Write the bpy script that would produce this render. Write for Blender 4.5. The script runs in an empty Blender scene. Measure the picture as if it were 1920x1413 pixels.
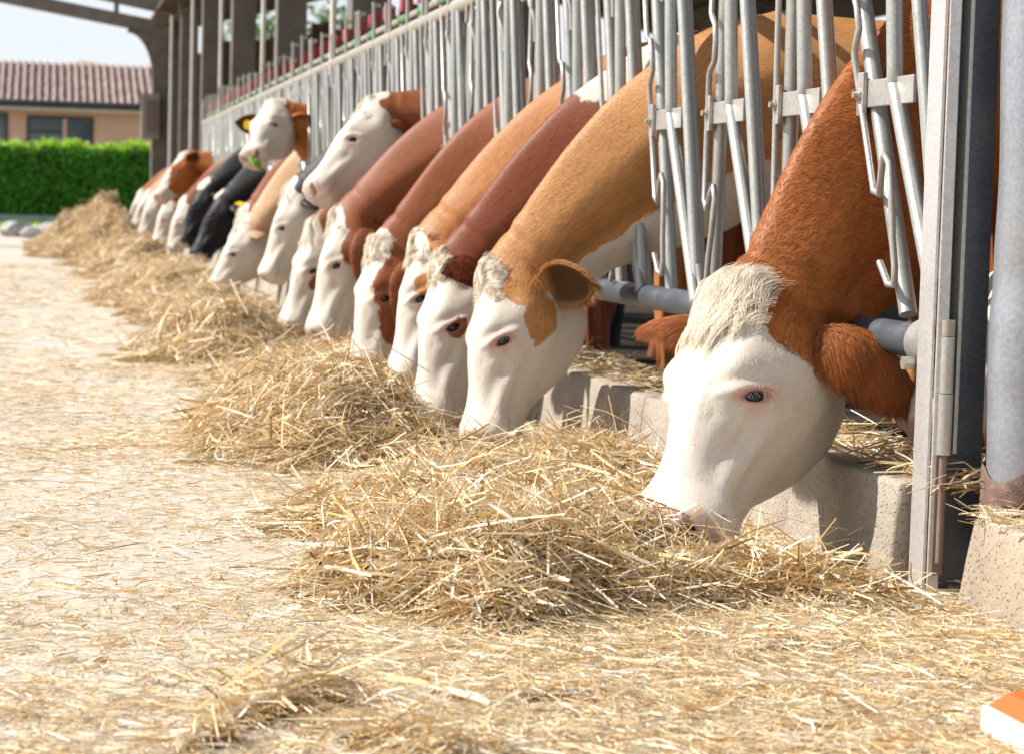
import bpy, bmesh, math, random
import numpy as np
from mathutils import Vector, Matrix

R = math.radians
rng = np.random.default_rng(7)
random.seed(7)
scene = bpy.context.scene
COL = scene.collection

# ------------------------------------------------------------------ camera, sky, sun, exposure
cam_d = bpy.data.cameras.new('camera')
cam = bpy.data.objects.new('camera', cam_d)
COL.objects.link(cam)
cam_d.sensor_width = 36.0
cam_d.lens = 4300.0 / 1920.0 * 36.0
cam_d.clip_start = 0.05
cam_d.clip_end = 2000.0
_f = Vector((0.20143, 0.97685, -0.07232)).normalized()
_r0 = _f.cross(Vector((0, 0, 1))).normalized()
_u0 = _r0.cross(_f)
ROLL = R(1.6)
_r = math.cos(ROLL) * _r0 + math.sin(ROLL) * _u0
_u = -math.sin(ROLL) * _r0 + math.cos(ROLL) * _u0
CAM = Vector((0, 0, 0.86))
cam.matrix_world = Matrix(((_r.x, _u.x, -_f.x, CAM.x), (_r.y, _u.y, -_f.y, CAM.y), (_r.z, _u.z, -_f.z, CAM.z), (0, 0, 0, 1)))
cam_d.dof.use_dof = True
cam_d.dof.focus_distance = 5.7
cam_d.dof.aperture_fstop = 6.0
scene.camera = cam

SUN = Vector((-0.69, 0.22, 0.69)).normalized()      # towards the sun
world = bpy.data.worlds.new('World')
scene.world = world
world.use_nodes = True
wn = world.node_tree
wn.nodes.clear()
sky = wn.nodes.new('ShaderNodeTexSky')
sky.sky_type = 'NISHITA'
sky.sun_disc = False
sky.sun_elevation = math.asin(SUN.z)
sky.sun_rotation = math.atan2(SUN.x, SUN.y)
sky.dust_density = 0.8
sky.air_density = 1.0
sky.ozone_density = 2.5
bg = wn.nodes.new('ShaderNodeBackground')
bg.inputs['Strength'].default_value = 0.08
wo = wn.nodes.new('ShaderNodeOutputWorld')
cn = wn.nodes.new('ShaderNodeTexNoise')
cn.inputs['Scale'].default_value = 2.2
cn.inputs['Detail'].default_value = 7
cm_ = wn.nodes.new('ShaderNodeMapping')
cm_.inputs['Scale'].default_value = (1, 1, 3.5)
ct = wn.nodes.new('ShaderNodeTexCoord')
wn.links.new(ct.outputs['Generated'], cm_.inputs['Vector'])
wn.links.new(cm_.outputs[0], cn.inputs['Vector'])
cr = wn.nodes.new('ShaderNodeMapRange')
for i_, q_ in enumerate((.32, .68, .72, 1.0)): cr.inputs[i_ + 1].default_value = q_
wn.links.new(cn.outputs[0], cr.inputs[0])
cx = wn.nodes.new('ShaderNodeMix')
cx.data_type = 'RGBA'
cx.inputs[7].default_value = (8.6, 8.9, 9.4, 1)      # thin bright cloud veil
sx = wn.nodes.new('ShaderNodeSeparateXYZ')
wn.links.new(ct.outputs['Generated'], sx.inputs[0])
ch = wn.nodes.new('ShaderNodeMapRange')              # haze whitens the sky towards the horizon
for i_, q_ in enumerate((.05, .55, 1.0, .42)): ch.inputs[i_ + 1].default_value = q_
wn.links.new(sx.outputs[2], ch.inputs[0])
cmul = wn.nodes.new('ShaderNodeMath')
cmul.operation = 'MULTIPLY'
wn.links.new(cr.outputs[0], cmul.inputs[0])
wn.links.new(ch.outputs[0], cmul.inputs[1])
wn.links.new(cmul.outputs[0], cx.inputs[0])
wn.links.new(sky.outputs[0], cx.inputs[6])
wn.links.new(cx.outputs[2], bg.inputs[0])
wn.links.new(bg.outputs[0], wo.inputs[0])
sun_d = bpy.data.lights.new('sun', 'SUN')
sun_d.energy = 5.0
sun_d.angle = R(0.6)
sun_d.color = (1.0, 0.95, 0.885)
sun = bpy.data.objects.new('sun', sun_d)
sun.rotation_euler = SUN.to_track_quat('Z', 'Y').to_euler()
COL.objects.link(sun)
vs = scene.view_settings
vs.view_transform = 'Standard'
vs.look = 'None'
vs.exposure = 0.56
vs.gamma = 1.0
scene.cycles.use_denoising = True
scene.cycles.max_bounces = 6
scene.cycles.diffuse_bounces = 4
scene.cycles.glossy_bounces = 2
scene.cycles.transparent_max_bounces = 6
scene.cycles.sample_clamp_indirect = 6.0


# ------------------------------------------------------------------ helpers
def tag(o, label=None, cat=None, group=None, kind=None):
    if label: o['label'] = label
    if cat: o['category'] = cat
    if group: o['group'] = group
    if kind: o['kind'] = kind
    return o


def empty(name, loc=(0, 0, 0)):
    o = bpy.data.objects.new(name, None)
    o.location = loc
    o.empty_display_size = 0.1
    COL.objects.link(o)
    return o


def link(name, me, parent=None, loc=None):
    o = bpy.data.objects.new(name, me)
    COL.objects.link(o)
    if parent is not None:
        o.parent = parent
        if loc is None:   # geometry is in world space: undo the parent's offset
            p = parent
            off = Vector((0, 0, 0))
            while p is not None:
                off += p.location
                p = p.parent
            o.location = -off
    if loc is not None:
        o.location = loc
    return o


class MB:
    """collects polygons; build() makes one mesh object of them"""
    def __init__(self):
        self.v = []
        self.f = []

    def add(self, vs_, fs_):
        b = len(self.v)
        self.v.extend([tuple(p) for p in vs_])
        self.f.extend([tuple(i + b for i in f) for f in fs_])
        return self

    def box(self, lo, hi, bev=0.0):
        (x0, y0, z0), (x1, y1, z1) = lo, hi
        if bev <= 0:
            self.add([(x0, y0, z0), (x1, y0, z0), (x1, y1, z0), (x0, y1, z0), (x0, y0, z1), (x1, y0, z1), (x1, y1, z1), (x0, y1, z1)],
                     [(0, 3, 2, 1), (4, 5, 6, 7), (0, 1, 5, 4), (1, 2, 6, 5), (2, 3, 7, 6), (3, 0, 4, 7)])
        else:
            bm = bmesh.new()
            bmesh.ops.create_cube(bm, size=1.0)
            for v in bm.verts:
                v.co = Vector(((x0 + x1) / 2 + v.co.x * (x1 - x0), (y0 + y1) / 2 + v.co.y * (y1 - y0), (z0 + z1) / 2 + v.co.z * (z1 - z0)))
            bmesh.ops.bevel(bm, geom=list(bm.edges), offset=bev, segments=2, affect='EDGES', profile=0.6)
            bm.verts.index_update()
            self.add([v.co[:] for v in bm.verts], [[v.index for v in f.verts] for f in bm.faces])
            bm.free()
        return self

    def tube(self, pts, rad, n=12, caps=True, flat=1.0, updir=None):
        pts = [Vector(p) for p in pts]
        rads = rad if isinstance(rad, (list, tuple)) else [rad] * len(pts)
        rings = []
        up = None
        for i, p in enumerate(pts):
            if i == 0: t = pts[1] - p
            elif i == len(pts) - 1: t = p - pts[i - 1]
            else: t = (pts[i + 1] - p).normalized() + (p - pts[i - 1]).normalized()
            t.normalize()
            if up is None:
                a = Vector(updir) if updir else (Vector((1, 0, 0)) if abs(t.x) < 0.9 else Vector((0, 1, 0)))
            else:
                a = up
            up = (a - a.dot(t) * t).normalized()
            sd = t.cross(up)
            rings.append([p + rads[i] * (math.cos(2 * math.pi * k / n) * up * flat + math.sin(2 * math.pi * k / n) * sd) for k in range(n)])
        vs_ = [q for r in rings for q in r]
        fs_ = []
        for i in range(len(pts) - 1):
            for k in range(n):
                a, b = i * n + k, i * n + (k + 1) % n
                fs_.append((a, b, b + n, a + n))
        if caps:
            fs_.append(tuple(range(n - 1, -1, -1)))
            fs_.append(tuple(len(vs_) - n + k for k in range(n)))
        return self.add(vs_, fs_)

    def mesh(self, name, mat, smooth=False, angle=40):
        me = bpy.data.meshes.new(name)
        me.from_pydata(self.v, [], self.f)
        me.validate()
        if mat is not None: me.materials.append(mat)
        if smooth:
            me.polygons.foreach_set('use_smooth', [True] * len(me.polygons))
            me.set_sharp_from_angle(angle=R(angle))
        me.update()
        return me

    def build(self, name, mat, parent=None, smooth=False, angle=40):
        return link(name, self.mesh(name, mat, smooth, angle), parent)


def np_mesh(name, V, F, mat, smooth=True):
    """V (n,3) array, F (m,k) array of equal-size faces"""
    me = bpy.data.meshes.new(name)
    V = np.asarray(V, np.float32)
    F = np.asarray(F, np.int32)
    m, k = F.shape
    me.vertices.add(len(V))
    me.vertices.foreach_set('co', V.ravel())
    me.loops.add(m * k)
    me.loops.foreach_set('vertex_index', F.ravel())
    me.polygons.add(m)
    me.polygons.foreach_set('loop_start', np.arange(0, m * k, k, dtype=np.int32))
    me.polygons.foreach_set('loop_total', np.full(m, k, np.int32))
    if smooth:
        me.polygons.foreach_set('use_smooth', np.ones(m, bool))
    me.update(calc_edges=True)
    if mat is not None: me.materials.append(mat)
    return me


# ------------------------------------------------------------------ materials
class NT:
    def __init__(self, name):
        self.m = bpy.data.materials.new(name)
        self.m.use_nodes = True
        self.t = self.m.node_tree
        self.t.nodes.clear()
        self.out = self.t.nodes.new('ShaderNodeOutputMaterial')
        self.b = self.t.nodes.new('ShaderNodeBsdfPrincipled')
        self.t.links.new(self.b.outputs[0], self.out.inputs[0])
        self._tc = None

    def n(self, typ, **kw):
        nd = self.t.nodes.new(typ)
        for k, v in kw.items(): setattr(nd, k, v)
        return nd

    def l(self, a, b): self.t.links.new(a, b)

    def set(self, inp, v):
        if hasattr(v, 'is_output'): self.l(v, inp)
        else:
            if hasattr(inp.default_value, '__len__') and len(inp.default_value) == 4 and len(v) == 3: v = (*v, 1)
            inp.default_value = v

    def obj(self):
        if not self._tc: self._tc = self.n('ShaderNodeTexCoord')
        return self._tc.outputs['Object']

    def pos(self):
        return self.n('ShaderNodeNewGeometry').outputs['Position']

    def attr(self, name, out='Fac'):
        a = self.n('ShaderNodeAttribute')
        a.attribute_name = name
        return a.outputs[out]

    def mapv(self, vec, scale=(1, 1, 1), loc=(0, 0, 0)):
        m = self.n('ShaderNodeMapping')
        self.l(vec, m.inputs['Vector'])
        m.inputs['Scale'].default_value = scale
        m.inputs['Location'].default_value = loc
        return m.outputs[0]

    def noise(self, vec, scale, detail=4, rough=0.55, dist=0.0, out=0):
        t = self.n('ShaderNodeTexNoise')
        if vec is not None: self.l(vec, t.inputs['Vector'])
        t.inputs['Scale'].default_value = scale
        t.inputs['Detail'].default_value = detail
        t.inputs['Roughness'].default_value = rough
        t.inputs['Distortion'].default_value = dist
        return t.outputs[out]

    def ramp(self, fac, *stops):
        r = self.n('ShaderNodeValToRGB')
        e = r.color_ramp.elements
        while len(e) < len(stops): e.new(0.5)
        for el, (p, c) in zip(e, stops):
            el.position = p
            el.color = (*c, 1) if len(c) == 3 else c
        self.l(fac, r.inputs[0])
        return r.outputs[0]

    def rng(self, v, a, b, c=0.0, d=1.0, smooth=False):
        m = self.n('ShaderNodeMapRange')
        if smooth: m.interpolation_type = 'SMOOTHSTEP'
        self.set(m.inputs[0], v)
        for i, q in enumerate((a, b, c, d)): self.set(m.inputs[i + 1], q)
        return m.outputs[0]

    def math(self, op, a, b=0.0, c=0.0):
        m = self.n('ShaderNodeMath', operation=op)
        self.set(m.inputs[0], a)
        self.set(m.inputs[1], b)
        if op == 'MULTIPLY_ADD': self.set(m.inputs[2], c)
        return m.outputs[0]

    def mix(self, fac, a, b, mode='MIX'):
        m = self.n('ShaderNodeMix', data_type='RGBA', blend_type=mode)
        self.set(m.inputs[0], fac)
        self.set(m.inputs[6], a)
        self.set(m.inputs[7], b)
        return m.outputs[2]

    def bump(self, h, strength=0.3, dist=0.01):
        b = self.n('ShaderNodeBump')
        b.inputs['Strength'].default_value = strength
        b.inputs['Distance'].default_value = dist
        self.l(h, b.inputs['Height'])
        self.l(b.outputs[0], self.b.inputs['Normal'])
        return self

    def done(self, color=None, rough=0.6, metal=0.0, spec=None):
        if color is not None: self.set(self.b.inputs['Base Color'], color)
        self.set(self.b.inputs['Roughness'], rough)
        self.set(self.b.inputs['Metallic'], metal)
        if spec is not None: self.b.inputs['Specular IOR Level'].default_value = spec
        return self.m


def grey(a, t=1.0): return (a, a * t, a * t * t)


def plain(name, col, rough=0.6, var=0.12, scale=8.0, metal=0.0, bump=0.0, world=True, spec=None):
    t = NT(name)
    p = t.pos() if world else t.obj()
    nz = t.noise(p, scale, 6)
    c = t.mix(t.rng(nz, 0.3, 0.7), tuple(x * (1 - var) for x in col), tuple(min(1, x * (1 + var)) for x in col))
    if bump: t.bump(t.noise(p, scale * 6, 4), bump, 0.004)
    return t.done(c, rough, metal, spec)


def m_galv(name, base=(0.43, 0.435, 0.40), dirt=0.35):
    t = NT(name)
    p = t.pos()
    big = t.noise(p, 7.0, 6, 0.65)
    fine = t.noise(p, 90.0, 4, 0.6)
    sp = t.noise(t.mapv(p, (1, 1, 0.25)), 30.0, 5, 0.7)
    c = t.mix(t.rng(fine, 0.3, 0.7), tuple(x * 0.82 for x in base), tuple(x * 1.12 for x in base))
    c = t.mix(t.rng(big, 0.52, 0.75, 0, dirt), c, (0.30, 0.25, 0.18))
    c = t.mix(t.rng(sp, 0.66, 0.74, 0, 0.5), c, (0.16, 0.12, 0.09))
    t.bump(fine, 0.12, 0.003)
    return t.done(c, t.rng(big, 0.3, 0.7, 0.28, 0.52), 0.5, 0.5)


def m_concrete(name, base, stain=0.3):
    t = NT(name)
    p = t.pos()
    b = t.noise(p, 3.0, 7, 0.65)
    f = t.noise(p, 60.0, 5, 0.7)
    v = t.n('ShaderNodeTexVoronoi')
    t.l(p, v.inputs['Vector'])
    v.inputs['Scale'].default_value = 75.0
    pit = t.rng(v.outputs['Distance'], 0.08, 0.3)
    c = t.mix(t.rng(b, 0.3, 0.7), tuple(x * (1 - stain) for x in base), tuple(x * 1.12 for x in base))
    c = t.mix(t.rng(f, 0.4, 0.7, 0, 0.35), c, tuple(x * 0.6 for x in base))
    c = t.mix(t.rng(pit, 0, 1, 0.55, 0), c, tuple(x * 0.35 for x in base))
    h = t.math('ADD', t.math('MULTIPLY', pit, 0.5), f)
    t.bump(h, 0.9, 0.010)
    return t.done(c, 0.9, 0.0, 0.25)


def m_straw(name, lo=(0.42, 0.24, 0.08), hi=(0.88, 0.70, 0.41)):
    t = NT(name)
    a = t.attr('tone')
    p = t.pos()
    nz = t.noise(p, 60, 3)
    c = t.ramp(a, (0.0, (0.12, 0.07, 0.03)), (0.15, lo), (0.38, (0.68, 0.45, 0.175)), (0.68, hi), (1.0, (0.88, 0.82, 0.68)))
    c = t.mix(t.rng(nz, 0.35, 0.75, 0, 0.35), c, tuple(x * 0.6 for x in lo))
    t.b.inputs['Sheen Weight'].default_value = 0.0
    t.done(c, 0.42, 0.0, 0.5)
    # thin stems let some light through
    tr = t.n('ShaderNodeBsdfTranslucent')
    t.l(c, tr.inputs['Color'])
    ms = t.n('ShaderNodeMixShader')
    ms.inputs[0].default_value = 0.12
    t.l(t.b.outputs[0], ms.inputs[1])
    t.l(tr.outputs[0], ms.inputs[2])
    t.l(ms.outputs[0], t.out.inputs[0])
    return t.m


M = {}
M['galv'] = m_galv('galvanised_steel')
M['galv_pale'] = m_galv('galvanised_steel_pale', (0.46, 0.44, 0.41), 0.25)
M['post_lit'] = m_galv('sunlit_post_zinc', (0.62, 0.60, 0.58), 0.15)  # sunlit flange of the post: light put into the paler zinc
M['galv_dark'] = m_galv('galvanised_dark_rail_shaded_web', (0.13, 0.15, 0.18), 0.2)  # dark rail steel; on the post web this dark stands in for shade
M['galv_post'] = m_galv('galvanised_round_post', (0.36, 0.38, 0.41), 0.3)
M['rail'] = m_galv('cream_rail', (0.50, 0.45, 0.37), 0.35)
M['red'] = plain('red_plastic', (0.32, 0.03, 0.03), 0.45, 0.2, 20)
M['green'] = plain('green_paint', (0.10, 0.30, 0.10), 0.5, 0.4, 14)
M['bolt'] = plain('zinc_bolt', (0.45, 0.43, 0.38), 0.4, 0.2, 60, 0.6)
M['kerb'] = m_concrete('kerb_concrete', (0.48, 0.415, 0.335), 0.3)
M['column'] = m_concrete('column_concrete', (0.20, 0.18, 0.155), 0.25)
M['floor'] = m_concrete('shaded_floor_concrete', (0.05, 0.038, 0.027), 0.4)  # shade of the cows is put into the darkened concrete
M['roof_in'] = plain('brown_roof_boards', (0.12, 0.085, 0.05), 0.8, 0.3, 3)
M['steel_brown'] = plain('brown_painted_beam', (0.16, 0.135, 0.105), 0.7, 0.25, 5)
M['pole'] = plain('pale_pole_paint', (0.62, 0.59, 0.52), 0.5, 0.12, 6)
M['straw'] = m_straw('straw')


def m_alley():
    t = NT('alley_concrete')
    p = t.pos()
    b = t.noise(p, 0.9, 8, 0.65)
    st = t.noise(t.mapv(p, (3.0, 0.9, 1)), 2.2, 8, 0.7, 0.6)
    f = t.noise(p, 140, 4, 0.7)
    dust = t.noise(p, 14, 6, 0.7)
    c = t.mix(t.rng(b, 0.3, 0.7), (0.45, 0.395, 0.33), (0.57, 0.51, 0.435))
    c = t.mix(t.rng(st, 0.48, 0.70, 0, 0.5), c, (0.54, 0.43, 0.30))
    c = t.mix(t.rng(dust, 0.52, 0.66, 0, 0.45), c, (0.72, 0.65, 0.54))
    c = t.mix(t.rng(f, 0.55, 0.75, 0, 0.5), c, (0.30, 0.22, 0.13))
    t.bump(t.math('ADD', t.math('MULTIPLY', dust, 1.5), f), 0.4, 0.006)
    return t.done(c, 0.85, 0.0, 0.3)


M['alley'] = m_alley()


def m_mound():
    t = NT('shaded_matted_straw')
    p = t.pos()
    a = t.noise(t.mapv(p, (1, 1, 1)), 55, 5, 0.7, 1.5)
    b = t.noise(p, 9, 5)
    c = t.ramp(a, (0.25, (0.08, 0.045, 0.018)), (0.5, (0.28, 0.17, 0.065)), (0.78, (0.58, 0.40, 0.18)))  # dark ramp end puts the shade of the straw gaps into the colour
    c = t.mix(t.rng(b, 0.3, 0.7, 0, 0.3), c, (0.34, 0.21, 0.085))
    t.bump(a, 0.9, 0.02)
    return t.done(c, 0.8, 0.0, 0.2)


M['mound'] = m_mound()
M['grass'] = plain('verge_grass', (0.10, 0.19, 0.035), 0.9, 0.5, 12)
M['earth'] = plain('yard_earth', (0.30, 0.26, 0.19), 0.95, 0.3, 2)


def m_leaf(name, a, b):
    t = NT(name)
    c = t.mix(t.attr('tone'), a, b)
    t.done(c, 0.5, 0.0, 0.4)
    tr = t.n('ShaderNodeBsdfTranslucent')
    t.l(c, tr.inputs['Color'])
    ms = t.n('ShaderNodeMixShader')
    ms.inputs[0].default_value = 0.35
    t.l(t.b.outputs[0], ms.inputs[1])
    t.l(tr.outputs[0], ms.inputs[2])
    t.l(ms.outputs[0], t.out.inputs[0])
    return t.m


M['hedge'] = m_leaf('hedge_leaf', (0.03, 0.15, 0.010), (0.12, 0.37, 0.015))
M['hedge_lit'] = m_leaf('hedge_leaf_sunlit', (0.26, 0.48, 0.02), (0.46, 0.66, 0.05))  # brighter green for the hedge top: sunlight put into the leaf colour
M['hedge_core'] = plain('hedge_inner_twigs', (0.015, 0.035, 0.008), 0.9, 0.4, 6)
M['tree'] = m_leaf('tree_leaf', (0.05, 0.12, 0.02), (0.16, 0.27, 0.06))
M['bark'] = plain('tree_bark', (0.12, 0.09, 0.06), 0.9, 0.3, 9)
M['tile'] = plain('pink_clay_tile', (0.40, 0.29, 0.25), 0.8, 0.2, 1.4)
M['tile_dark'] = plain('dark_tile_gutter', (0.045, 0.04, 0.045), 0.7, 0.2, 2)
M['house_wall'] = plain('peach_render', (0.70, 0.46, 0.33), 0.85, 0.08, 2)
M['soffit'] = plain('cream_soffit', (0.62, 0.57, 0.45), 0.7, 0.06, 2)
M['frame_dark'] = plain('dark_window_frame', (0.05, 0.045, 0.045), 0.5, 0.1, 4)
M['low_wall'] = m_concrete('garden_wall_concrete', (0.36, 0.38, 0.39), 0.15)
M['stone'] = plain('rubble_stone', (0.34, 0.33, 0.32), 0.9, 0.3, 7, bump=0.6)
M['orange'] = plain('orange_plastic', (0.62, 0.125, 0.012), 0.35, 0.05, 6)
M['white_plastic'] = plain('white_plastic', (0.82, 0.80, 0.76), 0.4, 0.03, 6)
M['box_grey'] = plain('switch_cabinet_paint', (0.30, 0.26, 0.21), 0.6, 0.15, 6)
M['box_brown'] = plain('switch_cabinet_panel', (0.20, 0.14, 0.11), 0.6, 0.2, 6)
M['yellow'] = plain('yellow_ear_tag', (0.80, 0.52, 0.02), 0.4, 0.05, 30)
t = NT('window_glass')
M['glass'] = t.done((0.06, 0.085, 0.10), 0.06, 0.0, 0.8)
t = NT('cow_eye')
M['eye'] = t.done((0.008, 0.006, 0.007), 0.08, 0.0, 0.5)

# ------------------------------------------------------------------ setting
FX = 2.04          # fence plane
PITCH = 0.683
UY = [5.555 + PITCH * k for k in range(37)]


def sheet(name, x0, x1, y0, y1, z, mat, kind='structure'):
    o = MB().add([(x0, y0, z), (x1, y0, z), (x1, y1, z), (x0, y1, z)], [(0, 1, 2, 3)]).build(name, mat)
    tag(o, kind=kind)
    return o


tag(sheet('ground', -700, 700, -300, 1500, -0.012, M['earth']), 'flat earth around the farmyard', 'ground')
tag(sheet('feed_alley', -14, 2.30, -4, 60, 0.0, M['alley']), 'dusty concrete feed alley strewn with straw', 'floor')
tag(sheet('barn_floor', 2.30, 13.5, -4, 52, 0.004, M['floor']), 'barn floor behind the feed fence, shade put into its dark colour', 'floor')
tag(sheet('grass_verge', -16, 14, 60, 63.6, 0.006, M['grass']), 'strip of grass before the garden wall', 'grass')
tag(sheet('garden_ground', -40, 40, 64.2, 120, 0.004, M['earth']), 'unseen beige paving added behind the hedge to keep green bounce off the house', 'paving')  # unseen ground, made beige so no green bounces onto the house wall

# kerb: concrete blocks in a row
kerb = empty('feed_kerb', (2.12, 5.2, 0))
tag(kerb, 'low row of rough concrete blocks under the feed fence', 'kerb')


def kerb_block(y0, y1, x0, x1, h, name='concrete_block', parent=None, mat=None):
    bm = bmesh.new()
    bmesh.ops.create_cube(bm, size=1.0)
    for v in bm.verts:
        v.co = Vector(((x0 + x1) / 2 + v.co.x * (x1 - x0), (y0 + y1) / 2 + v.co.y * (y1 - y0), h / 2 + v.co.z * h))
        if v.co.z < 0.01 and v.co.x < (x0 + x1) / 2: v.co.x -= 0.035
    bmesh.ops.bevel(bm, geom=list(bm.edges), offset=0.010, segments=2, affect='EDGES', profile=0.55)
    bmesh.ops.subdivide_edges(bm, edges=[e for e in bm.edges if e.calc_length() > 0.1], cuts=3, use_grid_fill=True)
    for v in bm.verts:
        q = v.co * 9
        v.co += Vector((math.sin(q.y * 1.7 + q.z) * 0.004, 0, math.sin(q.y * 1.3 + q.x * 2) * 0.004)) + Vector([random.uniform(-.0015, .0015) for _ in range(3)])
    me = bpy.data.meshes.new(name)
    bm.to_mesh(me)
    bm.free()
    me.materials.append(mat or M['kerb'])
    me.polygons.foreach_set('use_smooth', [True] * len(me.polygons))
    me.set_sharp_from_angle(angle=R(50))
    return link(name, me, parent)


y = 5.06
while y < 44:
    L = 0.80 + random.uniform(-0.03, 0.03)
    kerb_block(y, y + L - 0.012, 1.99 + random.uniform(-.008, .008), 2.26, 0.246 + random.uniform(-.006, .006), parent=kerb)
    y += L
kb2 = kerb_block(3.2, 4.80, 2.06, 2.55, 0.205, 'concrete_footing', mat=m_concrete('footing_concrete', (0.46, 0.37, 0.275), 0.3))
tag(kb2, 'straw-dusted concrete footing block under the dented round post', 'footing')

# ------------------------------------------------------------------ feed fence
fence = empty('feed_fence', (FX, 5.0, 0))
tag(fence, 'long galvanised self-locking feed fence with leaning tubes', 'fence')
YE = UY[-1]


def rail(name, x, z, r, y0, y1, mat, n=16):
    pts = [(x, y0 + (y1 - y0) * i / 12, z) for i in range(13)]
    return MB().tube(pts, r, n).build(name, mat, fence, True)


rail('top_rail', 2.06, 1.885, 0.036, 4.6, YE + .3, M['rail'])
rail('lower_rail', 2.06, 0.575, 0.042, 5.10, 41.5, M['galv_dark'])
rail('release_shaft', 2.11, 1.985, 0.021, 4.6, YE + .3, M['rail'])
# rail clamp and bolt at the near post
o = MB().tube([(2.06, 5.02, .575), (2.06, 5.13, .575)], .058, 20).build('rail_clamp', M['galv_pale'], fence, True)
MB().tube([(2.00, 5.06, .53), (1.975, 5.06, .53)], .017, 6).build('clamp_bolt', M['bolt'], o)
MB().tube([(2.05, 5.07, .632), (2.05, 5.07, .67)], .02, 6).build('clamp_bolt', M['bolt'], o)


def bez(p, k=6):
    """smooth open polyline through points (Catmull-Rom)"""
    p = [Vector(q) for q in p]
    p = [p[0] * 2 - p[1]] + p + [p[-1] * 2 - p[-2]]
    out = []
    for i in range(1, len(p) - 2):
        for j in range(k):
            t_ = j / k
            a, b, c, d = p[i - 1:i + 3]
            out.append(0.5 * ((2 * b) + (c - a) * t_ + (2 * a - 5 * b + 4 * c - d) * t_ ** 2 + (3 * b - a - 3 * c + d) * t_ ** 3))
    out.append(p[-2])
    return out


# unit meshes: local origin at the pivot bolt (x = out of the fence plane, y along it, z up)
ZB = 1.178
me_swing = MB().tube(bez([(-.045, .0, .70), (-.045, .0, .3), (-.045, 0, -.61)], 3), .0225, 12).mesh('swing_tube', M['galv'], True)
rod = [(-.085, .015, .78), (-.085, .015, .31), (-.087, -.005, .295), (-.09, -.05, .27), (-.09, -.06, .22), (-.09, -.055, .16), (-.088, -.01, .135), (-.085, .012, .12),
       (-.085, .012, -.05), (-.085, .01, -.27), (-.088, -.03, -.30), (-.09, -.075, -.24), (-.09, -.10, -.225), (-.09, -.12, -.26), (-.09, -.10, -.36), (-.088, -.07, -.44), (-.088, -.06, -.51), (-.09, -.045, -.555), (-.095, -.02, -.54), (-.10, .0, -.47)]
me_rod = MB().tube(rod, .0095, 8).mesh('lock_rod', M['galv_pale'], True, 60)
rod2 = [(-.085, .015, .78), (-.085, .015, .20), (-.085, .013, .0), (-.085, .01, -.42), (-.088, -.02, -.45), (-.09, -.05, -.48), (-.09, -.055, -.56), (-.095, -.03, -.60)]
me_rod_b = MB().tube(rod2, .0095, 8).mesh('lock_rod', M['galv_pale'], True, 60)
me_plate = MB().box((-.062, -.33, -.034), (-.052, -.0, .034), .003).box((-.075, -.02, -.055), (-.0625, .025, .055), .003).mesh('hinge_plate', M['galv_pale'])
me_bolt = MB().tube([(-.076, .005, .0), (-.095, .005, 0)], .017, 6).tube([(-.095, .005, 0), (-.108, .005, 0)], .009, 8).tube([(-.07, .03, 0), (-.07, .055, 0)], .016, 6).tube([(-.07, .055, 0), (-.07, .066, 0)], .009, 8).mesh('pivot_bolt', M['bolt'])
me_bent = MB().tube(bez([(0, -.115, .70), (0, -.20, .06), (0, -.225, -.02), (0, -.58, -.60)], 6), .0210, 12).mesh('bent_tube', M['galv'], True)
me_fixa = MB().tube([(.01, -.17, .70), (.01, -.38, .0), (.01, -.56, -.60)], .0190, 12).mesh('upright_tube', M['galv'], True)
me_fixb = MB().tube([(.055, -.06, .70), (.055, -.27, .0), (.055, -.45, -.60)], .0205, 12).mesh('upright_tube', M['galv'], True)
me_red = MB().box((-.035, -.06, -.045), (.035, .06, .045), .012).mesh('red_stop', M['red'], True)
me_lever = MB().tube(bez([(-.06, 0, .62), (-.06, 0, .80), (-.065, 0, 1.00)], 2), .0105, 6).tube([(-.06, 0, .98), (-.02, 0, .98)], .012, 6).mesh('release_lever', M['galv_pale'], True)
me_gbar = MB().tube([(-.06, 0, .95), (-.06, .20, .95)], .011, 8).mesh('green_handle', M['green'], True)
me_sleeve = MB().tube([(.03, -.13, .807), (.03, .13, .807)], .027, 10).mesh('shaft_sleeve', M['green'], True)
me_catch = MB().tube(bez([(-.06, .03, .66), (-.09, .02, .58), (-.075, -.02, .50), (-.07, -.03, .40)], 4), .009, 6).mesh('catch_hook', M['galv_pale'], True)
cow_gaps = {0, 3, 4, 5, 7, 9, 10, 11, 13, 18, 19, 20, 23, 24, 26, 29, 31, 33, 34, 37, 41, 45}
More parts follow.
